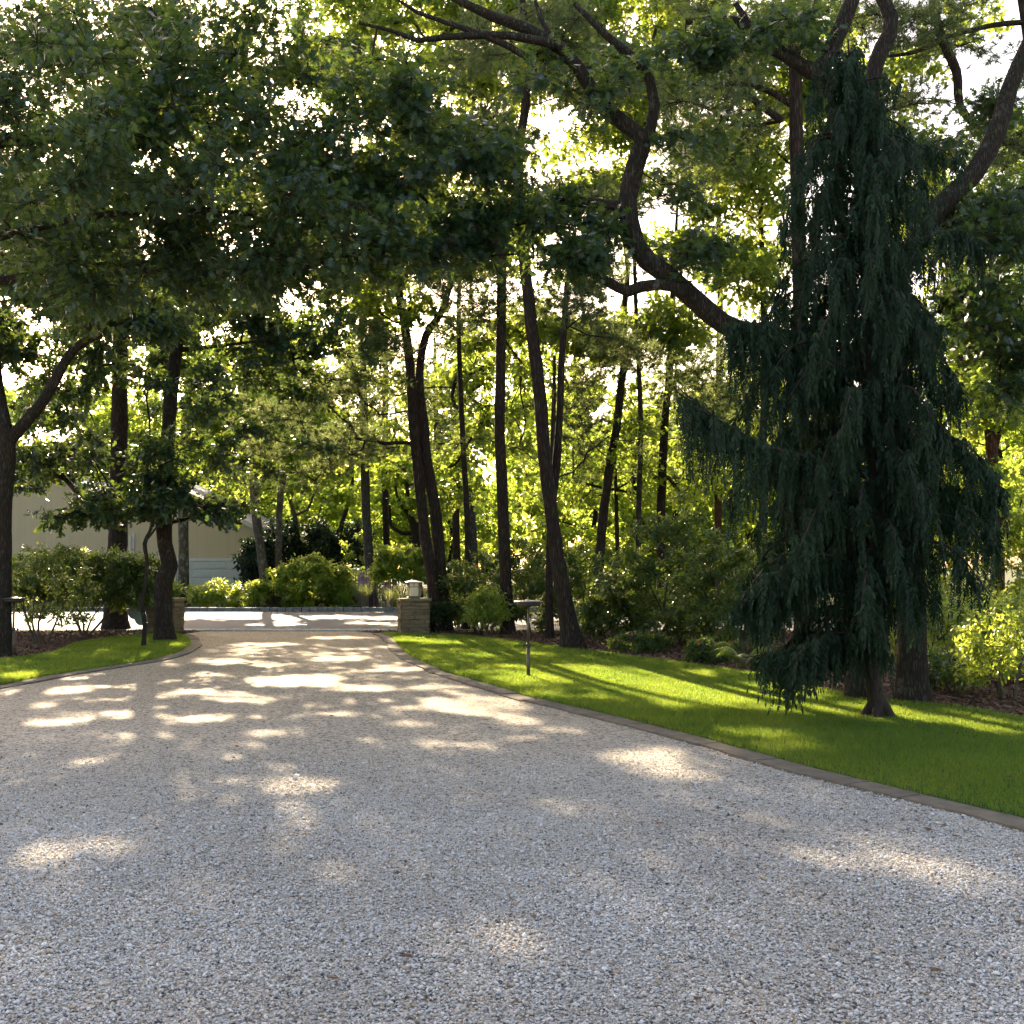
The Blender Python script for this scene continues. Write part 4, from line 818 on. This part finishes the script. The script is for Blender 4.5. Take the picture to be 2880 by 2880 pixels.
# flowers
def impatiens(u, v, label, col, w):
    g = G(u, v); root = bush('impatiens', label, 'flowers', (g[0], g[1], 0), (w, w*.6, .16), 34, 'rhodo', .075, Rc=.12, low=.05, stems=3)
    n = 4; b = ball(n)*[w, w*.5, .06]+[g[0], g[1]-.1, .34]; 
    for k in range(5 if False else 1):
        V, Fc = place(np.repeat(b, 5, 0), np.concatenate([[[math.cos(a), -.3, math.sin(a)] for a in np.arange(5)*1.257]]*n), np.tile([0, -1., .5], (n*5, 1)),   .03, T_OVAL)
        V2, F2 = place(np.repeat(b, 5, 0), np.concatenate([[[math.cos(a), -.3, math.sin(a)] for a in np.arange(5)*1.257+.6]]*n), np.tile([0, -1., .3], (n*5, 1)), .024, T_DIA)
        mesh('blossoms', np.r_[V, V2], [Fc, F2+len(V)], M[col], root)
impatiens(1800,1838,'low plant with magenta blossoms at the mulch edge, left of the red flowered one','pink',.5)
impatiens(1985,1866,'low plant with red blossoms at the lawn edge next to the fern','red',.4)
# fern
def fern(u, v, label, n=16, L=.62):
    g = G(u, v); root = empty('fern', g, label, 'fern'); mb = []; Cs, Ds, Ns, Ss = [], [], [], []; st = MB()
    for i in range(n):
        a = rng.uniform(0, 6.28); l = L*rng.uniform(.7, 1.1); t = np.linspace(0, 1, 22); h = .42*rng.uniform(.7, 1.1)
        c = g+np.c_[np.cos(a)*t*l, np.sin(a)*t*l, h*np.sin(t*2.3)*.95]; tube(st, c, np.linspace(.004, .001, 22), 3)
        sd = np.array([-math.sin(a), math.cos(a), 0])
        for s in (-1, 1): Cs.append(c[2:]); Ds.append(np.tile(sd*s+[0, 0, -.25], (20, 1))+.35*np.array([math.cos(a), math.sin(a), 0])); Ns.append(np.tile([0, 0, 1.], (20, 1))); Ss.append(.13*np.sin(np.linspace(.35, 3.0, 20))+.015)
    st.build('stems', M['twig'], root); V, Fc = place(*map(np.concatenate, (Cs, Ds, Ns, Ss)), strip_t([0,.4,1], [.05,.11,.01], .1)); V[:, 2] = np.maximum(V[:, 2], .02); mesh('fronds', V, Fc, M['fern'], root)
fern(2095, 1885, 'yellow-green fern at the bed edge left of the cedar')
# ornamental grasses + catmint
def tussock(u, d, label, h, spread, n, mat, name='ornamental_grass', spikes=0):
    x = P(u, 1600, d)[0]; root = empty(name, (x, d, 0), label, 'plant'); mb = []
    a = rng.uniform(0, 6.28, n); rr = rng.uniform(.1, 1, n)*spread; t = np.linspace(0, 1, 5)[None, :, None]
    dirx = np.c_[np.cos(a)*rr, np.sin(a)*rr, np.zeros(n)][:, None]; hh = (h*rng.uniform(.7, 1.1, n))[:, None, None]
    c = np.array([x, d, 0.])+dirx*.15+dirx*t**1.8+np.array([0, 0, 1.])*hh*(t-.25*t**2.5)
    s = np.c_[-np.sin(a), np.cos(a), np.zeros(n)][:, None]*(.009*(1-t*.9)); V = np.stack([c-s, c+s], 2).reshape(-1, 3)
    k = (np.arange(n)*10)[:, None, None]+np.array([[2*i, 2*i+1, 2*i+3, 2*i+2] for i in range(4)])[None]
    mesh('blades', V, k.reshape(-1, 4), M[mat], root)
    if spikes:
        m = spikes; a = rng.uniform(0, 6.28, m); b = np.c_[x+np.cos(a)*spread*.6*rng.uniform(.2, 1, m), d+np.sin(a)*spread*.4, np.zeros(m)]; mb = MB()
        for q in b: hq = h*rng.uniform(1, 1.35); tube(mb, [q+[0,0,.1], q+[0,0,hq*.6], q+[0,0,hq*.7], q+[rng.normal(0,.03),0,hq]], [.006, .006, .026, .006], 5)
        mb.build('flower_spikes', M['lilac'], root)
tussock(972, 41.8, 'green ornamental grass tuft across the road', .95, .55, 260, 'grass')
tussock(1020, 42.2, 'pale fountain grass with lilac plumes beside the grey pine', 1.35, .8, 420, 'reed', spikes=16)
tussock(1105, 42.0, 'silvery catmint with lilac spikes seen left of the lantern', 1.2, .9, 300, 'reed', 'catmint', 26)
tussock(1160, 42.4, 'pale feathery plant directly behind the lantern', 1.3, .7, 260, 'reed', 'catmint', 8)
# ================================================================== BUILT THINGS
def pillar(u, v, rz, label, course_seed):
    g = G(u, v); root = empty('gate_pillar', (g[0], g[1]+.3, 0), label, 'pillar', 'stone pillars at the driveway mouth', False, rz); w = .315; H = .8; z = 0; mb = MB()
    mb.box((0, 0, H/2-.02), (w-.02, w-.02, H/2-.02))
    while z < H-.03:
        h = min(random.choice([.055, .07, .09, .11]), H-z)
        if H-z-h < .035: h = H-z
        for side in range(4):
            x = -w
            while x < w-.01:
                L = min(random.uniform(.14, .42), w-x)
                if w-x-L < .08: L = w-x
                cx = x+L/2; off = w-.01+random.uniform(-.008, .012); ca, sa = [(1,0),(0,1),(-1,0),(0,-1)][side]
                px, py = cx, -off; X, Y = px*ca-py*sa, px*sa+py*ca; hx, hy = (L/2-.004, .045) if side % 2 == 0 else (.045, L/2-.004)
                mb.box((X, Y, z+h/2), (hx, hy, h/2-.004), 0, .003); x += L
        z += h
    mb.build('stonework', M['stone'], root, bevel=.006)
    mb = MB(); mb.box((0, 0, H+.028), (w+.06, w+.06, .028), 0, .004); mb.build('cap', M['capstone'], root, bevel=.008)
    return root, H+.056
pr, ptop = pillar(1160, 1785, .22, 'squat stone gate pillar carrying the square lantern, right of the driveway', 1)
pillar(452, 1785, -.1, 'squat stone gate pillar half hidden behind the crooked oak, left of the driveway', 2)
def lantern():
    lx, ly = pr.location[0]-.01, pr.location[1]
    root = empty('lantern', (lx, ly, ptop+.001), 'square bronze lantern with frosted panes on the right stone pillar', 'lantern', None, False, .22); s = .118; h0, h1 = .035, .375
    mb = MB(); mb.box((0, 0, .0125), (.15, .15, .0125)); mb.box((0, 0, .03), (.13, .13, .006)); mb.build('base', M['metal'], root, bevel=.004)
    mb = MB()
    for x in (-s, s):
        for y in (-s, s): mb.box((x, y, (h0+h1)/2), (.009, .009, (h1-h0)/2+.002))
    for a in range(4):
        ca, sa = [(1,0),(0,1),(-1,0),(0,-1)][a]
        def bar(cx, cz, hx, hz):
            X, Y = cx*ca+s*sa, cx*sa-s*ca; mb.box((X, Y, cz), (hx if a % 2 == 0 else .006, .006 if a % 2 == 0 else hx, hz))
        bar(0, .27, s-.01, .007); bar(0, .322, .006, .046); bar(0, h0+.008, s-.01, .006); bar(0, h1-.007, s-.01, .007)
    mb.build('frame', M['metal'], root)
    for a in range(4):
        ca, sa = [(1,0),(0,1),(-1,0),(0,-1)][a]; mb = MB(); r_ = s-.009
        mb.box((r_*sa, -r_*ca, (h0+h1)/2), (s-.012 if a % 2 == 0 else .0015, .0015 if a % 2 == 0 else s-.012, (h1-h0)/2-.004)); mb.build('pane', M['glass'], root)
    mb = MB(); mb.lathe([(.0, h0+.01), (.02, h0+.01), (.02, .2), (.012, .22), (0, .225)], n=12); mb.build('lamp_tube', M['disc'], root, True)
    V = [[-.19,-.19,h1],[.19,-.19,h1],[.19,.19,h1],[-.19,.19,h1],[-.19,-.19,h1+.012],[.19,-.19,h1+.012],[.19,.19,h1+.012],[-.19,.19,h1+.012],[-.03,-.03,h1+.055],[.03,-.03,h1+.055],[.03,.03,h1+.055],[-.03,.03,h1+.055]]
    f = [[3,2,1,0],[0,1,5,4],[1,2,6,5],[2,3,7,6],[3,0,4,7],[4,5,9,8],[5,6,10,9],[6,7,11,10],[7,4,8,11],[8,9,10,11]]
    mesh('lantern_roof', V, np.array(f), M['capmetal'], root)
    mb = MB(); mb.lathe([(.0,h1+.05),(.014,h1+.055),(.008,h1+.068),(.012,h1+.076),(0,h1+.086)], n=10); mb.build('finial', M['capmetal'], root, True)
lantern()
def lawn_lamp(u, v, label, H):
    g = G(u, v); root = empty('lawn_lamp', (g[0], g[1], 0), label, 'garden lamp', 'flat topped lawn lamps', False)
    mb = MB(); mb.lathe([(.0,-.05),(.026,-.05),(.026,.48),(.0,.48)], n=14); mb.build('lower_pole', M['polemetal'], root, True)
    mb = MB(); mb.lathe([(.0,.47),(.017,.47),(.017,H-.06),(0,H-.06)], n=12); mb.build('upper_pole', M['polemetal'], root, True)
    mb = MB(); mb.lathe([(.0,.46),(.033,.46),(.035,.47),(.035,.51),(.03,.52),(0,.52)], n=14); mb.box((-.045, 0, .49), (.016, .009, .009)); mb.box((-.064, 0, .49), (.005, .02, .02)); mb.build('collar', M['darkmetal'], root, True)
    mb = MB(); mb.lathe([(0,H-.075),(.08,H-.078),(.165,H-.07),(.178,H-.055),(.178,H-.018),(0,H-.018)], n=32); mb.build('lamp_drum', M['darkmetal'], root, True)
    mb = MB(); mb.lathe([(0,H-.018),(.205,H-.019),(.212,H-.012),(.208,H-.006),(.12,H+.006),(.03,H+.016),(.02,H+.024),(0,H+.026)], n=40); mb.build('cap_disc', M['capmetal'], root, True)
lawn_lamp(1486, 1912, 'slender post with a wide flat disc top standing in the right lawn', 1.12)
lawn_lamp(36, 1848, 'slender post with a flat disc top at the left edge beside the arching oak', 1.05)
def disc_marker(u, v, d, label, hz=.42):
    x, y, z = P(u, v, d); root = empty('disc_marker', (x, y, 0), label, 'marker', 'round discs by the left pillar', False)
    mb = MB(); a = np.linspace(0, 2*np.pi, 28, endpoint=False)
    for yy in (0, 1): pass
    V = np.r_[np.c_[.145*np.cos(a), np.full(28, -.012), z+.145*np.sin(a)], np.c_[.145*np.cos(a), np.full(28, .012), z+.145*np.sin(a)], [[0, -.016, z]], [[0, .016, z]]]
    f4 = [[k, (k+1) % 28, 28+(k+1) % 28, 28+k] for k in range(28)]; f3 = [[(k+1) % 28, k, 56] for k in range(28)]+[[28+k, 28+(k+1) % 28, 57] for k in range(28)]
    mb.add(V, [np.array(f4)]); mb.f.setdefault(3, []).append(np.array(f3)); mb.build('disc', M['disc'], root)
    mb = MB(); mb.lathe([(0,-.05),(.006,-.05),(.006,z),(0,z)], n=6); mb.build('stake', M['darkmetal'], root)
disc_marker(378, 1724, 25.6, 'grey-green round disc on a thin stake, the left and fully visible one')
disc_marker(397, 1741, 25.2, 'grey-green round disc on a thin stake, partly hidden by the sapling')
# ---- house
def house():
    d = 50.5; X = lambda u, dd=d: P(u, 1500, dd)[0]; Z = lambda v, dd=d: P(0, v, dd)[2]
    root = empty('house', (X(430), d, 0), 'tan sided house with sloping rooflines and a garage across the road', 'house')
    x0, x1, xc = X(-120), X(732), X(374); dep = 9
    def prism(mb, poly, y0, y1):
        n = len(poly); V = [[x, y0, z] for x, z in poly]+[[x, y1, z] for x, z in poly]; q = [[i, (i+1) % n, n+(i+1) % n, n+i] for i in range(n)]
        mb.add(V, [np.array(q)]); mb.f.setdefault(n, []).append(np.array([list(range(n))[::-1], list(range(n, 2*n))])+mb.n-len(V))
    # garage wing
    pk = X(400); mb = MB(); gp = [(xc,0),(x1-.0,0),(x1,Z(1494)),(pk,Z(1335)),(xc,Z(1345))]; prism(mb, gp, d, d+dep); mb.build('garage_wall', M['wall'], root)
    # main wing, slightly behind
    d2 = d+.9; mp = [(X(-420),0),(xc-.01,0),(xc-.01,Z(1415)),(X(110),Z(1330)),(X(-40),Z(1285)),(X(-420),Z(1480))]; mb = MB(); prism(mb, mp, d2, d2+dep); mb.build('wall', M['wall'], root)
    def slope(xa, za, xb, zb, y0, y1, name, t=.16):
        mb = MB(); V = []
        for y in (y0, y1): V += [[xa,y,za],[xb,y,zb],[xb,y,zb+t],[xa,y,za+t]]
        mb.add(V, [[0,1,2,3],[7,6,5,4],[0,4,5,1],[3,2,6,7],[0,3,7,4],[1,5,6,2]]); return mb.build(name, M['roof'], root)
    s = (Z(1494)-Z(1335))/(x1-pk)
    slope(pk, Z(1335)+.02, x1+.45, Z(1494)+.02+s*.45, d-.25, d+dep+.2, 'roof')
    slope(X(-40), Z(1285)+.02, X(392), Z(1428)+.02, d2-.2, d2+dep+.2, 'roof'); slope(X(-420), Z(1480), X(-40), Z(1285)+.02, d2-.2, d2+dep+.2, 'roof')
    mb = MB()
    def fascia(xa, za, xb, zb, y):
        V = []; t = .2
        for yy in (y-.03, y): V += [[xa,yy,za-.04],[xb,yy,zb-.04],[xb,yy,zb+t],[xa,yy,za+t]]
        mb.add(V, [[0,1,2,3],[7,6,5,4],[0,4,5,1],[3,2,6,7],[0,3,7,4],[1,5,6,2]])
    fascia(pk, Z(1335)+.02, x1+.45, Z(1494)+.02+s*.45, d-.26); fascia(X(-40), Z(1285)+.02, X(392), Z(1428)+.02, d2-.21)
    mb.box((X(376), d-.03, 1.6), (.055, .03, 1.55)); mb.build('trim', M['trim'], root)
    gx0, gx1 = X(500), X(688); gh = Z(1578); mb = MB()
    nrow = 5
    for r_ in range(nrow):
        for c_ in range(4):
            w = (gx1-gx0)/4; mb.box((gx0+w*(c_+.5), d-.035, gh*(r_+.5)/nrow), (w/2-.06, .012, gh/nrow/2-.06))
        mb.box(((gx0+gx1)/2, d-.02, gh*(r_+.5)/nrow), ((gx1-gx0)/2, .015, gh/nrow/2-.008))
    gd = mb.build('garage_door', M['door'], root, bevel=.01)
    mb = MB(); mb.box(((gx0+gx1)/2, d-.03, gh+.07), ((gx1-gx0)/2+.12, .035, .06)); mb.box((gx0-.07, d-.03, gh/2), (.05, .035, gh/2)); mb.box((gx1+.07, d-.03, gh/2), (.05, .035, gh/2)); mb.build('door_frame', M['trim'], root)
    mb = MB(); mb.box((X(369), d-.12, 1.55), (.04, .04, 1.5)); mb.build('downpipe', M['trim'], root, bevel=.01)
house()
# grey house glimpsed behind the shrubs to the right
# ---- fine litter
n = 1500; Y = rng.uniform(4, 26, n); X = rng.uniform(-.48, .48, n)*Y; onl = pip(lawnR, X, Y) | pip(lawnL, X, Y); k_ = onl | (rng.uniform(size=n) < .22); X, Y, onl = X[k_], Y[k_], onl[k_]; n = len(X)
V, Fc = place(np.c_[X, Y, np.where(onl, .05, .014)], rng.normal(size=(n, 3))*[1, 1, .25], np.array([0, 0, 1.])+rng.normal(0, .35, (n, 3)), rng.uniform(.02, .055, n), T_OVAL)
V[:, 2] = np.maximum(V[:, 2], .012); tag(mesh('leaf_litter', V, Fc, M['chip']), 'scattered scraps of dry leaf on the lawns and gravel', 'leaf litter', kind='stuff')
# ---- fallen leaves on the gravel
for i, (u, v) in enumerate([(2650,2745),(1145,2700),(665,2110),(540,2155),(2610,2350),(1840,2330),(915,2768),(150,2590)]):
    g = G(u, v); q = np.array([[0., 0, 0]]); a = rng.uniform(0, 6.28)
    V, Fc = place(q, np.array([[math.cos(a), math.sin(a), .25]]), np.array([[.2, .1, 1.]]), .07, T_OAK); th = V.copy(); th[:, 2] -= .002
    V[:, 2] -= V[:, 2].min(); V2 = np.r_[V, V+[0, 0, .0015]]; o = mesh('fallen_leaf', V2, np.r_[Fc, Fc+len(V)], M['brownleaf']); o.location = (g[0], g[1], .026)
    tag(o, 'small curled dead leaf lying on the gravel', 'leaf', 'dead leaves on the gravel')
# ================================================================== LIGHT, SKY, CAMERA
w = bpy.data.worlds.new('World'); SC.world = w; w.use_nodes = True; nt = w.node_tree; bg = nt.nodes['Background']
sk = nt.nodes.new('ShaderNodeTexSky'); sk.sky_type = 'NISHITA'; sk.sun_disc = False; sk.sun_elevation = EL; sk.sun_rotation = AZ; sk.air_density = 1; sk.dust_density = 2.5; sk.ozone_density = 1
tn = nt.nodes.new('ShaderNodeMix'); tn.data_type = 'RGBA'; tn.blend_type = 'MULTIPLY'; tn.inputs[0].default_value = 1; tn.inputs[7].default_value = (1.17, 1.0, .86, 1)
nt.links.new(sk.outputs[0], tn.inputs[6]); nt.links.new(tn.outputs[2], bg.inputs[0]); bg.inputs[1].default_value = .115
sl = bpy.data.lights.new('sun', 'SUN'); sl.energy = 5.0; sl.angle = math.radians(.55); sl.color = (1, .81, .55)
so = bpy.data.objects.new('sun', sl); C.objects.link(so); so.rotation_euler = Vector(SUN).to_track_quat('Z', 'Y').to_euler()
cam = bpy.data.cameras.new('camera'); co = bpy.data.objects.new('camera', cam); C.objects.link(co); SC.camera = co
co.location = (0, 0, EYE); co.rotation_euler = (math.pi/2+PITCH, 0, 0); cam.sensor_width = 36; cam.sensor_height = 36; cam.lens = 36*F/2880; cam.clip_end = 2000
SC.view_settings.view_transform = 'Standard'; SC.view_settings.look = 'None'; SC.view_settings.exposure = 2.05; SC.view_settings.gamma = 1
cy = SC.cycles; cy.use_adaptive_sampling = True; cy.adaptive_threshold = .03; cy.max_bounces = 6; cy.diffuse_bounces = 3; cy.glossy_bounces = 2; cy.transmission_bounces = 4; cy.transparent_max_bounces = 4; cy.sample_clamp_indirect = 6; cy.use_denoising = True
try: cy.denoiser = 'OPENIMAGEDENOISE'; cy.denoising_input_passes = 'RGB_ALBEDO_NORMAL'
except Exception: pass
cy.caustics_reflective = False; cy.caustics_refractive = False
for o in bpy.data.objects:
    if 'abs' in o: del o['abs']
print('TRIS', sum(len(o.data.polygons) for o in C.objects if o.type == 'MESH'))
